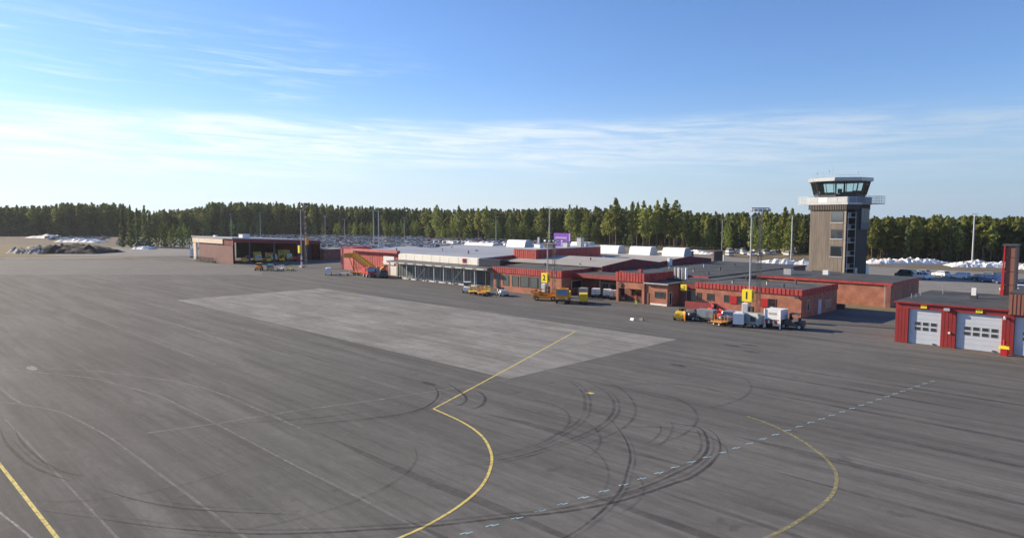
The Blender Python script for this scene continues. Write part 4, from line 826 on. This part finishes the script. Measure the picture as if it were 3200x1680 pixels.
for x, y, dg, kd, cl_, lb in ((191, 51.0, 62, 'van', 'green', 'dark green van parked right of the control tower'), (189.4, 47.2, 240, 'pickup', 'white', 'white pickup parked next to the dark green van'), (203, 50.5, 70, 'hatch', 'silver', 'silver hatchback behind the white pickup'), (201, 45.6, 60, 'hatch', 'white', 'white hatchback right of the silver one'),
                          (196.5, 40.6, 75, 'estate', 'white', 'white estate car in the middle of the right lot'), (196.5, 36.9, 80, 'hatch', 'silver', 'silver hatchback between white and blue cars'), (193, 35.0, 75, 'estate', 'black', 'black estate beside the blue cars'), (190.5, 33.0, 80, 'estate', 'blue', 'blue estate car left of the hose tower'), (194.5, 31.5, 80, 'van', 'blue', 'blue van left of the hose tower'), (188.5, 30.2, 85, 'hatch', 'blue', 'small blue hatchback nearest the hose tower'),
                          (184, 26.3, 85, 'estate', 'black', 'black estate car at the right edge of the lot'), (168, 25.2, 90, 'estate', 'white', 'white car right of the hose tower'), (205, 36.5, 75, 'hatch', 'beige', 'beige hatchback in the back row of the right lot')):
    near_car(x, y, dg, kd, P[cl_], lb)
# --- group round the number 2 mast and the recess
truck(91.8, 78.9, 215, orange, 'orange pushback truck with pale side panel by mast 2', yellow, 5.0, 1.9, 'truck')
belt_loader(91.9, 83.4, 130, orange, 'low orange belt loader left of the pushback truck', .5, 5.0)
t = dolly(93.4, 75.6, 220, yellow, 'yellow ballast cart right of the orange pushback truck', False, yellow, 'yellow carts', 3.2)
for i, (x, y) in enumerate(((100.8, 81.6), (101.6, 79.2), (102.0, 76.9), (101.4, 75.0))):
    dolly(x, y, 20 + 6 * i, dgrey, 'covered white baggage cart in the shaded recess, number %s from the left' % ('one two three four'.split()[i]), False, white if i else lgrey, 'covered carts in the recess', 1.9)
# --- group left of the block
tug(90.6, 103.4, 225, white, 'white tow tractor with cab before the glazed front')
dolly(89.4, 100.4, 235, yellow, 'yellow dolly hitched behind the white tractor', False, None); dolly(88.9, 97.3, 235, orange, 'orange dolly nearest the brick block', True, None); dolly(91.2, 98.6, 235, yellow, 'yellow railed dolly behind the orange one', True)
tug(91.4, 94.0, 240, lgrey, 'grey tow tractor in front of the brick block windows', False)
stairs(98.5, 153.6, 115, orange, 'yellow boarding stairs with raised platform by the red hall end')
belt_loader(99.8, 146.5, 250, orange, 'orange belt loader behind the red truck', 1.9, 7.0)
truck(96.4, 147.6, 255, redv, 'red service truck parked in front of the red hall', None, 4.6, 2.4)
gpu(92.5, 160.8, 60, white, 'white power unit left of the boarding stairs', 2.4, 1.7); dolly(94.6, 156.6, 150, lgrey, 'grey dolly under the boarding stairs', True)
gpu(97.6, 143.2, 60, dgrey, 'dark equipment cart right of the red truck', 3.0, 1.9, 1.7); gpu(97.2, 144.9, 60, concrete, 'narrow tan pillar unit right of the red truck', 1.0, 2.6, .8)
# --- in front of and inside the shed
tug(86.6, 189.0, 230, orange, 'orange tow tractor in front of the shed opening'); dolly(88.6, 186.2, 230, yellow, 'yellow dolly with blue crate before the shed', True, mat('blue_crate', (.10, .22, .30), .5)); dolly(90.8, 184.4, 230, cream, 'cream railed dolly before the shed', True); dolly(92.6, 182.0, 230, olive_y, 'olive railed dolly beside the banded mast', True)
for i in range(5): dolly(90.6, 246 - i * 3.4, 265, dgrey, 'dark flat dolly in the row along the shed wall, %s from the left' % 'first second third fourth fifth'.split()[i], False, None, 'dollies along the shed wall')
gpu(97, 268, 30, white, 'white cabinet left of the shed end', 1.2, 3.6, 1.2)
truck(102.5, 224.6, 250, yellow, 'yellow snow sweeper truck inside the shed', olive_y, 6.5, 3.4, 'sweeper', 'snow_sweeper'); truck(107.6, 225.0, 262, yellow, 'second yellow sweeper truck inside the shed', orange, 6.5, 3.0, 'sweeper', 'snow_sweeper')
truck(112.8, 225.2, 270, olive_y, 'olive yellow plough truck at the right of the shed opening', olive_y, 6.5, 3.8, 'truck', 'plough_truck'); tug(99.6, 226, 250, white, 'white tractor parked just inside the shed')
tug(105.2, 222.6, 255, yellow, 'yellow tractor with cab at the shed mouth'); belt_loader(110.4, 222.8, 240, yellow, 'yellow belt loader at the shed mouth', 1.6, 5.5); dolly(97.2, 223.2, 250, orange, 'orange dolly just inside the shed', True, yellow); gpu(115, 222.6, 250, redv, 'red power unit at the right of the shed mouth', 2.2, 1.5)
# --- red and yellow fire pump by the station pier
t = at('fire_hydrant', 'red hydrant post with yellow cover beside the station pier', 'hydrant', 90.1, 14.1, 0)
MB().box(-.25, .25, -.3, .3, 0, .75).build('body', redv, t); MB().hull([(-.3, -.5, .75), (.3, -.5, .75), (.3, .5, .75), (-.3, .5, .75)], [(-.25, -.45, 1.05), (.25, -.45, 1.05), (.25, .45, 1.05), (-.25, .45, 1.05)]).build('cover', sign_y, t); MB().rod((0, 0, 1.15), (0, 0, 1.7), .14, 8).rod((0, -.3, 1.5), (0, .3, 1.5), .09, 8).build('valve', redv, t)
# wheel chocks
for x, y in ((82.8, 57.8), (83.7, 56.8)):
    o = MB().hull([(-.2, -.3, 0), (.2, -.3, 0), (.2, .3, 0), (-.2, .3, 0)], [(-.05, -.28, .35), (.05, -.28, .35), (.05, .28, .35), (-.05, .28, .35)]).build('wheel_chock', cream if x < 83 else dgrey, None, (x, y, 0)); tag(o, ('pale' if x < 83 else 'dark') + ' wheel chock lying alone on the asphalt before the pavilion', 'wheel chock')

# ================================================================== PEOPLE
def person(x, y, deg, top_m, leg_m, label, arm):
    t = thing('person', label, 'person', (x, y, 0), R_(deg))
    V = [(0, 0, .95), (0, 0, 1.15), (0, 0, 1.40), (0, 0, 1.52), (.01, 0, 1.66),      # pelvis, waist, chest, neck, head
         (0, .10, .90), (.04, .13, .50), (0, .14, .08), (.14, .15, .04), (0, -.10, .90), (-.05, -.13, .50), (-.10, -.14, .08), (.04, -.15, .04),
         (0, .20, 1.42), (.03, .27, 1.14), (.15 if arm else .06, .27, .92), (0, -.20, 1.42), (.05, -.27, 1.14), (.25 if arm else .05, -.24, 1.0)]
    Ed = [(0, 1), (1, 2), (2, 3), (3, 4), (0, 5), (5, 6), (6, 7), (7, 8), (0, 9), (9, 10), (10, 11), (11, 12), (2, 13), (13, 14), (14, 15), (2, 16), (16, 17), (17, 18)]
    Rd = [.15, .14, .165, .06, .10, .095, .07, .05, .045, .095, .07, .05, .045, .075, .052, .04, .075, .052, .04]
    me = bpy.data.meshes.new('body'); me.from_pydata(V, Ed, []); o = bpy.data.objects.new('body', me); C.objects.link(o); o.parent = t
    md = o.modifiers.new('s', 'SKIN'); sv = me.skin_vertices[0].data
    for i, r_ in enumerate(Rd): sv[i].radius = (r_, r_)
    sv[0].use_root = True; md.use_smooth_shade = True; o.modifiers.new('d', 'SUBSURF').levels = 2; o.modifiers['d'].render_levels = 2
    bpy.context.view_layer.update()
    m2 = bpy.data.meshes.new_from_object(o.evaluated_get(bpy.context.evaluated_depsgraph_get())); o.modifiers.clear(); o.data = m2; m2.materials.clear()
    for m in (top_m, leg_m, skin_m, cloth_d): m2.materials.append(m)
    for p in m2.polygons:
        c = p.center; p.material_index = 2 if (c.z > 1.50 or (abs(c.y) > .2 and c.z < .95)) else (3 if c.z < .12 else (1 if c.z < .92 and abs(c.y) < .24 else 0))
    MB().hull([(-.11, -.09, 1.68), (.10, -.09, 1.70), (.10, .09, 1.70), (-.11, .09, 1.68)], [(-.07, -.06, 1.80), (.06, -.06, 1.80), (.06, .06, 1.80), (-.07, .06, 1.80)]).build('cap', cloth_d, t)
    MB().box(-.175, .18, -.17, .17, 1.16, 1.22).build('reflective_band', cream, t)
    for s in (-1, 1): MB().box(.09, .105, s * .035 - .012, s * .035 + .012, 1.655, 1.675).build('eye', cloth_d, t)
    return t
person(97.6, 67.4, 200, cloth_r, hiv_y, 'person in red jacket and yellow trousers walking before the pavilion', False)
person(86.9, 51.6, 160, hiv_o, hiv_o, 'person in orange work clothes standing by the yellow tractor', True)

# ================================================================== FAR CAR PARK
paints = [('white', 44), ('silver', 32), ('grey', 9), ('black', 5), ('blue', 4), ('red', 4), ('beige', 8)]
def far_mesh(kind, col):
    bp, gp, wd = car_geo(kind); h2 = wd / 2; k = MB().ext_y(bp[::-1], -h2, h2, 0)
    k.hull([(gp[0][0], -h2 + .06, gp[0][1] - .02), (gp[3][0], -h2 + .06, gp[3][1] - .02), (gp[3][0], h2 - .06, gp[3][1] - .02), (gp[0][0], h2 - .06, gp[0][1] - .02)], [(gp[1][0], -h2 + .2, gp[1][1] - .08), (gp[2][0], -h2 + .2, gp[2][1] - .08), (gp[2][0], h2 - .2, gp[2][1] - .08), (gp[1][0], h2 - .2, gp[1][1] - .08)], 1)
    k.box(gp[1][0] - .02, gp[2][0] + .02, -h2 + .19, h2 - .19, gp[1][1] - .085, gp[1][1], 0)
    for s in (-1, 1):
        for xx in (-1.25, 1.2): k.rod((xx, s * (h2 - .12) - .1, .33), (xx, s * (h2 - .12) + .1, .33), .33, 8, mi=2)
    return k.mesh('far_car', [P[col], mat('far_car_glass', (.10, .10, .10), .35, spec=.3), black])
FM = {(kd, c): far_mesh(kd, c) for kd in ('hatch', 'estate', 'van') for c, _ in paints}
spots = []
for row in range(20):
    d = 292 + row * 13.5 + (row % 2) * 2.5
    lo, hi = (790, 1690) if d > 330 else (985, 1260)
    x = (lo - 1600) / 2133 * d
    while x < (hi - 1600) / 2133 * d:
        if random.random() < .80: spots.append((d, x + random.uniform(-.2, .2)))
        x += 2.75
for row in range(4):
    d = 268 + row * 11; x = (2280 - 1600) / 2133 * d
    while x < (2500 - 1600) / 2133 * d:
        if random.random() < .45: spots.append((d, x))
        x += 2.9
for row in range(3):
    d = 462 + row * 14; x = (150 - 1600) / 2133 * d
    while x < (345 - 1600) / 2133 * d:
        if random.random() < .7: spots.append((d, x))
        x += 3.1
spots = [s for s in spots if not (s[0] > 470 and s[1] > -60)]
spots.sort()
bag = [c for c, n_ in paints for _ in range(n_)]
rest = {}
for i, (d, xc) in enumerate(spots):
    kd = random.choices(['hatch', 'estate', 'van'], [5, 5, 1.6])[0]; c = random.choice(bag); x, y = cw(xc, d + random.uniform(-.4, .4)); a = R_(45 + random.choice((0, 180)) + random.uniform(-3, 3))
    if i < 300:
        o = bpy.data.objects.new('far_parked_car', FM[kd, c]); C.objects.link(o); o.location = (x, y, 0); o.rotation_euler = (0, 0, a)
        kn = dict(hatch='hatchback', estate='estate car', van='van')[kd]
        tag(o, 'small %s %s in the crowded car park behind the terminal' % (c, kn), 'car', '%s %ss in the far car park' % (c, kn))
    else: rest.setdefault((kd, c), []).append((x, y, a))
VV, FF, MI = [], [], []; mats_all = [P[c] for c, _ in paints] + [MATS['far_car_glass'], black]; cidx = {c: i for i, (c, _) in enumerate(paints)}
for (kd, c), L in rest.items():
    me = FM[kd, c]; vs = np.array([v.co for v in me.vertices]); fs = [tuple(p.vertices) for p in me.polygons]; mi = [p.material_index for p in me.polygons]
    for x, y, a in L:
        n0 = len(VV); ca, sa = math.cos(a), math.sin(a)
        VV += [(x + ca * v[0] - sa * v[1], y + sa * v[0] + ca * v[1], v[2]) for v in vs]; FF += [tuple(n0 + q for q in f) for f in fs]; MI += [cidx[c] if m == 0 else len(paints) + m - 1 for m in mi]
if VV:
    me = bpy.data.meshes.new('distant_cars'); me.from_pydata(VV, [], FF); [me.materials.append(m) for m in mats_all]; me.polygons.foreach_set('material_index', MI)
    o = bpy.data.objects.new('distant_cars', me); C.objects.link(o); tag(o, 'mass of tiny parked cars at the back of the far car park', 'cars', None, 'stuff')

# ================================================================== SNOW BANKS, HEAPS
def mound(name, pts, w, hgt, m, label, cat, seed, res=1.0, rug=.35, group=None):
    """ridge of heaped material along a line: a height field over the strip"""
    rg = np.random.default_rng(seed); p0, p1 = np.array(pts[0]), np.array(pts[1]); L = np.linalg.norm(p1 - p0); d = (p1 - p0) / L; nrm = np.array((-d[1], d[0]))
    nx, ny = max(4, int(L / res)), max(5, int(w / res)); hs = np.zeros((nx + 1, ny + 1))
    bumps = [(rg.uniform(0, L), rg.uniform(-.5, .5) * w, rg.uniform(.10, .4) * w, rg.uniform(.65, 1.0)) for _ in range(int(L / w * 12) + 8)]
    mb = MB(); V = []
    for i in range(nx + 1):
        for j in range(ny + 1):
            s = L * i / nx; u = (j / ny - .5) * w
            e = max(0, 1 - abs(2 * u / w) ** 5) * min(1, 4 * s / L + .02, 4 * (L - s) / L + .02) ** .5
            hh = max([b[3] * math.exp(-((s - b[0]) ** 2 + (u - b[1]) ** 2) / b[2] ** 2) for b in bumps] + [.62])
            z = hgt * e * hh * (1 + rg.uniform(-rug, rug)) - .05
            q = p0 + d * (s + rg.uniform(-.2, .2) * res) + nrm * (u + rg.uniform(-.2, .2) * res); V.append((q[0], q[1], z))
    mb.v = V
    for i in range(nx):
        for j in range(ny): a = i * (ny + 1) + j; mb.f.append((a, a + ny + 1, a + ny + 2, a + 1)); mb.m.append(0)
    o = mb.build(name, m); o.data.polygons.foreach_set('use_smooth', ['snow' not in name] * len(o.data.polygons)); tag(o, label, cat, group); return o
def gseg(a, b): return [pxy(*a), pxy(*b)]
mound('snow_bank', gseg((2700, 226), (2960, 226)), 8, 1.8, snow, 'long dirty white snow bank right of the control tower', 'snow bank', 1, .75, .3, group='snow banks')
mound('snow_bank', gseg((2960, 212), (3190, 208)), 8, 1.9, snow, 'white snow bank behind the blue cars', 'snow bank', 2, .75, .3, group='snow banks')
mound('snow_bank', gseg((3150, 204), (3320, 196)), 8, 1.8, snow, 'snow bank right of the hose tower', 'snow bank', 3, .75, .3, group='snow banks')
mound('snow_bank', gseg((2360, 222), (2560, 214)), 7, 2.0, snow, 'low snow bank left of the control tower foot', 'snow bank', 4, .9, group='snow banks')
mound('snow_bank', gseg((2060, 300), (2230, 280)), 6, 1.6, snow, 'thin snow bank before the grass island', 'snow bank', 9, .9, group='snow banks')
mound('snow_bank', gseg((105, 520), (190, 500)), 12, 2.4, snow, 'bright snow bank at the far left by the wood', 'snow bank', 5, 2, group='snow banks')
mound('snow_bank', gseg((190, 430), (320, 415)), 10, 2.2, snow, 'broken snow heap behind the dark earth mound', 'snow bank', 6, 1.6, .6, group='snow banks')
mound('snow_bank', gseg((425, 330), (475, 326)), 6, 1.8, snow, 'small snow heap below the spruces', 'snow bank', 7, 1, group='snow banks')
mound('earth_heap', gseg((130, 296), (345, 292)), 20, 3.8, soil, 'long dark earth heap beyond the left end of the apron', 'earth heap', 8, 1.2, .3)
mound('rubble_heap', gseg((45, 292), (150, 286)), 9, 2.6, rubble_m, 'grey rubble heap in front of the dark earth mound', 'rubble', 10, .8, .7)
mound('snow_bank', gseg((1330, 420), (1660, 360)), 7, 2.0, snow, 'long white snow bank across the far car park', 'snow bank', 11, 1.5, .4, group='snow banks')

# low banks of cars and huts at the far left edge are skipped by distance; one white hut and fence posts
for px, d, lb in ((378, 372, 'white hut beside the track below the wood'), (442, 352, 'pale blue hut at the foot of the spruces')):
    x, y = pxy(px, d); t = thing('hut', lb, 'hut', (x, y, 0), R_(45)); MB().box(-1.6, 1.6, -1.4, 1.4, 0, 2.4).build('wall', white if px < 400 else silver, t); MB().ext_x([(-1.6, 2.4), (0, 3.1), (1.6, 2.4)], -1.8, 1.8).build('roof', dgrey, t); MB().box(-1.66, -1.603, -.4, .4, 0, 1.9).build('door', dgrey, t)

# ================================================================== TREES
def leaf_mat(name, c1, c2):
    m = bpy.data.materials.new(name); m.use_nodes = True; t = m.node_tree; b = t.nodes['Principled BSDF']; b.inputs['Roughness'].default_value = .75; b.inputs['Specular IOR Level'].default_value = .2
    co = t.nodes.new('ShaderNodeTexCoord'); n = t.nodes.new('ShaderNodeTexNoise'); n.inputs['Scale'].default_value = .9; n.inputs['Detail'].default_value = 5; t.links.new(co.outputs['Object'], n.inputs[0])
    oi = t.nodes.new('ShaderNodeObjectInfo'); x = t.nodes.new('ShaderNodeMix'); x.data_type = 'RGBA'
    r = t.nodes.new('ShaderNodeMapRange'); r.inputs[1].default_value = .35; r.inputs[2].default_value = .65; t.links.new(n.outputs[0], r.inputs[0]); t.links.new(r.outputs[0], x.inputs[0])
    x.inputs[6].default_value = (*c1, 1); x.inputs[7].default_value = (*c2, 1)
    hs = t.nodes.new('ShaderNodeHueSaturation'); t.links.new(x.outputs[2], hs.inputs['Color'])
    mr = t.nodes.new('ShaderNodeMapRange'); mr.inputs[3].default_value = .6; mr.inputs[4].default_value = 1.3; t.links.new(oi.outputs['Random'], mr.inputs[0]); t.links.new(mr.outputs[0], hs.inputs['Value'])
    t.links.new(hs.outputs[0], b.inputs['Base Color'])
    tr = t.nodes.new('ShaderNodeBsdfTranslucent'); t.links.new(hs.outputs[0], tr.inputs[0]); ms = t.nodes.new('ShaderNodeMixShader'); ms.inputs[0].default_value = .42
    t.links.new(b.outputs[0], ms.inputs[1]); t.links.new(tr.outputs[0], ms.inputs[2]); t.links.new(ms.outputs[0], t.nodes['Material Output'].inputs[0]); return m
needle = leaf_mat('pine_needles', (.26, .285, .066), (.175, .20, .052))
needle_d = leaf_mat('spruce_needles', (.145, .19, .07), (.10, .138, .055))
needle_y = leaf_mat('young_needles', (.23, .29, .06), (.16, .21, .048))
bark = mat('pine_bark', (.20, .12, .075), .9, col2=(.12, .085, .065), vscale=1.5, stretch=(1, 1, .2))
def crown_np(kind, hh, rg, q=1.0):
    """tufts of needles gathered on whorled branches, their faces turned outwards and up; returns (n,4,3)"""
    quads = []
    if kind == 'pine': z0, Rm, nc, nt_ = rg.uniform(.26, .40) * hh, .108 * hh, 54, 13
    elif kind == 'spruce': z0, Rm, nc, nt_ = .04 * hh, .125 * hh, 66, 11
    else: z0, Rm, nc, nt_ = .10 * hh, .15 * hh, 44, 11
    nc = int(nc * q); lean = rg.uniform(-.015, .015, 2) * hh
    for i in range(nc):
        f = (i + rg.uniform(0, .8)) / nc
        if kind == 'spruce': rad = Rm * ((1.0 - f) ** .8 + .03)
        else: rad = Rm * (.42 + .75 * math.sin(math.pi * min(1, f * .55 + .2))) * (1 if f < .62 else max(.06, (1.0 - f) / .38) ** .75)
        a = i * 2.4 + rg.uniform(-.7, .7); rr = rad * rg.uniform(.3, 1.05)
        c = np.array((math.cos(a) * rr + lean[0] * f, math.sin(a) * rr + lean[1] * f, z0 + (hh - z0) * f - .02 * hh))
        k = max(.28, rad / Rm); sp = np.array((.060 * k, .060 * k, .034)) * hh
        out = np.array((math.cos(a), math.sin(a), .55))
        for _ in range(nt_):
            o = c + rg.normal(0, .42, 3) * sp; s = hh * rg.uniform(.012, .026) / math.sqrt(q) * (.6 + .4 * k)
            nr = out + rg.normal(0, .55, 3); nr /= np.linalg.norm(nr); u = np.cross(nr, rg.normal(0, 1, 3)); u /= np.linalg.norm(u); v = np.cross(nr, u)
            quads.append((o - u * s - v * s * .6, o + u * s - v * s * .6, o + u * s * .7 + v * s, o - u * s * .8 + v * s * .9))
    return np.array(quads)
def quads_mesh(name, Q, m):
    n_ = len(Q); me = bpy.data.meshes.new(name); me.vertices.add(n_ * 4); me.vertices.foreach_set('co', Q.reshape(-1).astype(np.float32)); me.loops.add(n_ * 4); me.polygons.add(n_)
    me.loops.foreach_set('vertex_index', np.arange(n_ * 4, dtype=np.int32)); me.polygons.foreach_set('loop_start', np.arange(0, n_ * 4, 4, dtype=np.int32)); me.update(calc_edges=True); me.materials.append(m); return me
VAR = {}
rg = np.random.default_rng(3)
for kind, m, cnt in (('pine', needle, 7), ('spruce', needle_d, 4), ('young', needle_y, 4)):
    L = []
    for v in range(cnt):
        Q = crown_np(kind, 1.0 * 18, rg); tr = MB()
        bend = rg.uniform(-.25, .25); tr.rod((0, 0, -.3), (bend, 0, 9), .24, 7, .17); tr.rod((bend, 0, 9), (bend * .6, bend, 17.2), .17, 6, .04)
        for z in (6.2, 7.4, 9, 11, 13): a = rg.uniform(0, 6.28); tr.rod((bend, 0, z), (bend + math.cos(a) * 1.5, math.sin(a) * 1.5, z + .5), .05, 4, .02)
        L.append((quads_mesh('crown', Q, m), tr.mesh('trunk', bark)))
    VAR[kind] = L
def tree(kind, x, y, z, hh, label, group, name):
    cr, tk = random.choice(VAR[kind]); r = bpy.data.objects.new(name, None); C.objects.link(r); r.location = (x, y, z); s = hh / 18; w_ = s * random.uniform(.85, 1.25); r.scale = (w_, w_, s); r.rotation_euler = (0, 0, random.uniform(0, 6.28)); r.empty_display_size = .4
    tag(r, label, 'tree', group)
    for nm, me in (('trunk', tk), ('crown', cr)): o = bpy.data.objects.new(nm, me); C.objects.link(o); o.parent = r
# forest edge: pixel column of the apron view -> distance, tree height; the ground rises gently under the far wood
EDGE = [(-250, 560), (100, 560), (400, 540), (600, 540), (900, 575), (1300, 520), (1500, 455), (1700, 420), (2000, 372), (2250, 330), (2500, 285), (2690, 243), (3000, 235), (3500, 228)]
def dist_at(px): return float(np.interp(px, [e[0] for e in EDGE], [e[1] for e in EDGE]))
def rise(d, px): return float(np.interp(px, [-250, 900, 1400, 1900, 3500], [1, 1, .6, .2, 0])) * max(0, min(9.0, (d - dist_at(px)) * .07))
TOP = [(-250, 640), (160, 640), (200, 632), (380, 632), (420, 655), (600, 650), (660, 630), (1000, 632), (1080, 642), (1300, 648), (1600, 650), (1850, 645), (2130, 650), (2200, 662), (2450, 660), (2700, 676), (2900, 672), (3500, 672)]
def top_h(px, d, z): return 15 + (680 - float(np.interp(px, [t_[0] for t_ in TOP], [t_[1] for t_ in TOP]))) * d / 2133 - z
fl = MB()
pxs = list(range(-400, 3700, 150))
for a, b in zip(pxs, pxs[1:]):
    for k in range(3):
        q = []
        for p_, kk in ((a, k), (b, k), (b, k + 1), (a, k + 1)):
            d = dist_at(p_) - 6 + kk * 55; q.append((*cw((p_ - 1600) / 2133 * d, d), rise(d, p_) - .012))
        fl.quad(q)
fo = fl.build('forest_floor', moss); tag(fo, 'mossy brown forest floor under the trees', None, None, 'structure')
zones = [(-200, 640, 46, 'mixed', 'dark %s at the front of the wood on the far left', 'front trees of the left wood'), (640, 1330, 56, 'mixed', 'tall %s in the wood behind the shed and far car park', 'front trees behind the far car park'), (1330, 1900, 46, 'pine', 'slim %s in the wood behind the terminal roof', 'front pines behind the terminal'), (1900, 2520, 48, 'pine', 'sunlit %s between terminal roof and control tower', 'front pines left of the tower'), (2680, 3330, 52, 'pine', 'slender %s at the wood edge right of the control tower', 'front pines right of the tower')]
for lo, hi, cnt, kd, lb, gr in zones:
    for i in range(cnt):
        px = lo + (hi - lo) * (i + random.uniform(0, .9)) / cnt; d = dist_at(px) + random.uniform(0, 16); z = rise(d, px)
        k2 = random.choice(('pine', 'pine', 'spruce')) if kd == 'mixed' else random.choice(('pine',) * 5 + ('spruce',) * 2)
        x, y = cw((px - 1600) / 2133 * d, d); tree(k2, x, y, z, top_h(px, d, z) * random.uniform(.78, 1.02), lb % k2, gr.replace('trees', k2 + 's').replace('pines', k2 + 's'), k2 + '_tree')
# tall single pines that stand out above the wood
ORD = 'first second third fourth fifth sixth seventh eighth ninth tenth eleventh twelfth thirteenth fourteenth fifteenth sixteenth seventeenth'.split()
for i, (px, d, ty) in enumerate(sorted(((1925, 345, 618), (1975, 340, 628), (2010, 335, 626), (2052, 338, 624), (2078, 336, 618), (2112, 333, 626), (1990, 350, 632), (2030, 345, 640), (1435, 440, 640), (1365, 455, 640), (1780, 380, 638), (1800, 385, 642), (1520, 430, 644), (2450, 285, 646), (2475, 280, 650), (2395, 300, 655), (1905, 350, 640)))):
    x, y = cw((px - 1600) / 2133 * d, d); tree('pine', x, y, 0, 15 + (680 - ty) * d / 2133, 'tall pine standing out above the wood, %s from the left' % ORD[i], 'tall pines above the wood', 'pine_tree')
# younger bright green trees along the edge and the clump at the left
for i in range(110):
    px = random.uniform(640, 1320) if i < 60 else (random.uniform(1320, 1880) if i < 92 else random.uniform(2150, 2500)); d = dist_at(px) - random.uniform(4, 16); x, y = cw((px - 1600) / 2133 * d, d); tree('young', x, y, 0, random.uniform(9, 14), 'bright green young tree along the wood edge behind the car parks', 'young trees along the wood', 'young_tree')
for i, (px, d, ty) in enumerate(sorted(((385, 352, 655), (410, 356, 640), (430, 350, 650), (455, 362, 640), (490, 350, 700), (505, 345, 692), (525, 342, 690), (545, 343, 700), (562, 340, 705), (578, 346, 698), (592, 344, 708), (470, 352, 668), (516, 352, 680), (535, 336, 715), (570, 338, 714)))):
    x, y = cw((px - 1600) / 2133 * d, d); tree('spruce' if ty < 690 else 'young', x, y, 0, 15 + (680 - ty) * d / 2133, '%s in the near clump left of the shed, %s from the left' % ('dark spruce' if ty < 690 else 'bushy green young conifer', ORD[i]), 'spruce clump left of the shed', 'spruce_tree')
# the wood behind, one mass
Qs, Qt = {'pine': [], 'spruce': []}, MB()
LV = {k: [crown_np(k, 18., rg, .38) for _ in range(4)] for k in ('pine', 'spruce')}
for i in range(2600):
    px = random.uniform(-330, 3450); d = dist_at(px) + 5 + 120 * random.random() ** 1.5; z = rise(d, px); kd = 'spruce' if random.random() < (.45 if px < 1500 else .15) else 'pine'
    x, y = cw((px - 1600) / 2133 * d, d); hh = (top_h(px, d, z) if z > 1 else top_h(px, dist_at(px), 0)) * random.uniform(.72, 1.0); s = hh / 18; a = random.uniform(0, 6.28); ca, sa = math.cos(a), math.sin(a)
    q = random.choice(LV[kd]); q = np.stack(((q[..., 0] * ca - q[..., 1] * sa) * s * 1.15 + x, (q[..., 0] * sa + q[..., 1] * ca) * s * 1.15 + y, q[..., 2] * s + z), -1); Qs[kd].append(q)
    if i % 2: Qt.rod((x, y, z), (x, y, z + hh * .8), .2, 4, .06)
for kd, m in (('pine', needle), ('spruce', needle_d)):
    o = bpy.data.objects.new('far_wood', quads_mesh('far_wood', np.concatenate(Qs[kd]), m)); C.objects.link(o); tag(o, 'dense mass of %s trees filling the wood behind the front rows' % ('pine' if kd == 'pine' else 'dark spruce'), 'wood', None, 'stuff')
o = Qt.build('far_trunks', bark); tag(o, 'crowded trunks standing inside the dense wood', 'wood', None, 'stuff')
# far blue hills on the horizon
hb = MB(); prev = None
for i in range(61):
    a = R_(-60 + i * 2); d = 3600; x, y = cw(math.sin(a) * d, math.cos(a) * d); hh = (15 + 52 * max(0, math.sin(i * .33 + .6) * .5 + .35 * math.sin(i * .81) + .3)) if i < 26 else 9
    if prev: hb.quad([(prev[0], prev[1], -5), (x, y, -5), (x * 1.05, y * 1.05, hh), (prev[0] * 1.05, prev[1] * 1.05, prev[2])])
    prev = (x, y, hh)
o = hb.build('hills', moss); tag(o, 'low wooded hills far off on the horizon', None, None, 'structure')

# thin air that pales the far wood and the hills
hz = MB().box(-4200, 4200, -4200, 4200, -7, 130).build('haze', mat('haze_air', (1, 1, 1))); tag(hz, 'thin pale air over the whole airfield', 'haze', None, 'stuff')
ht = bpy.data.materials.new('air'); ht.use_nodes = True; _t = ht.node_tree; _t.nodes.clear(); _o = _t.nodes.new('ShaderNodeOutputMaterial'); _v = _t.nodes.new('ShaderNodeVolumePrincipled')
_v.inputs['Color'].default_value = (.86, .93, 1, 1); _v.inputs['Density'].default_value = .00007; _v.inputs['Anisotropy'].default_value = .2; _t.links.new(_v.outputs[0], _o.inputs['Volume'])
hz.data.materials.clear(); hz.data.materials.append(ht)
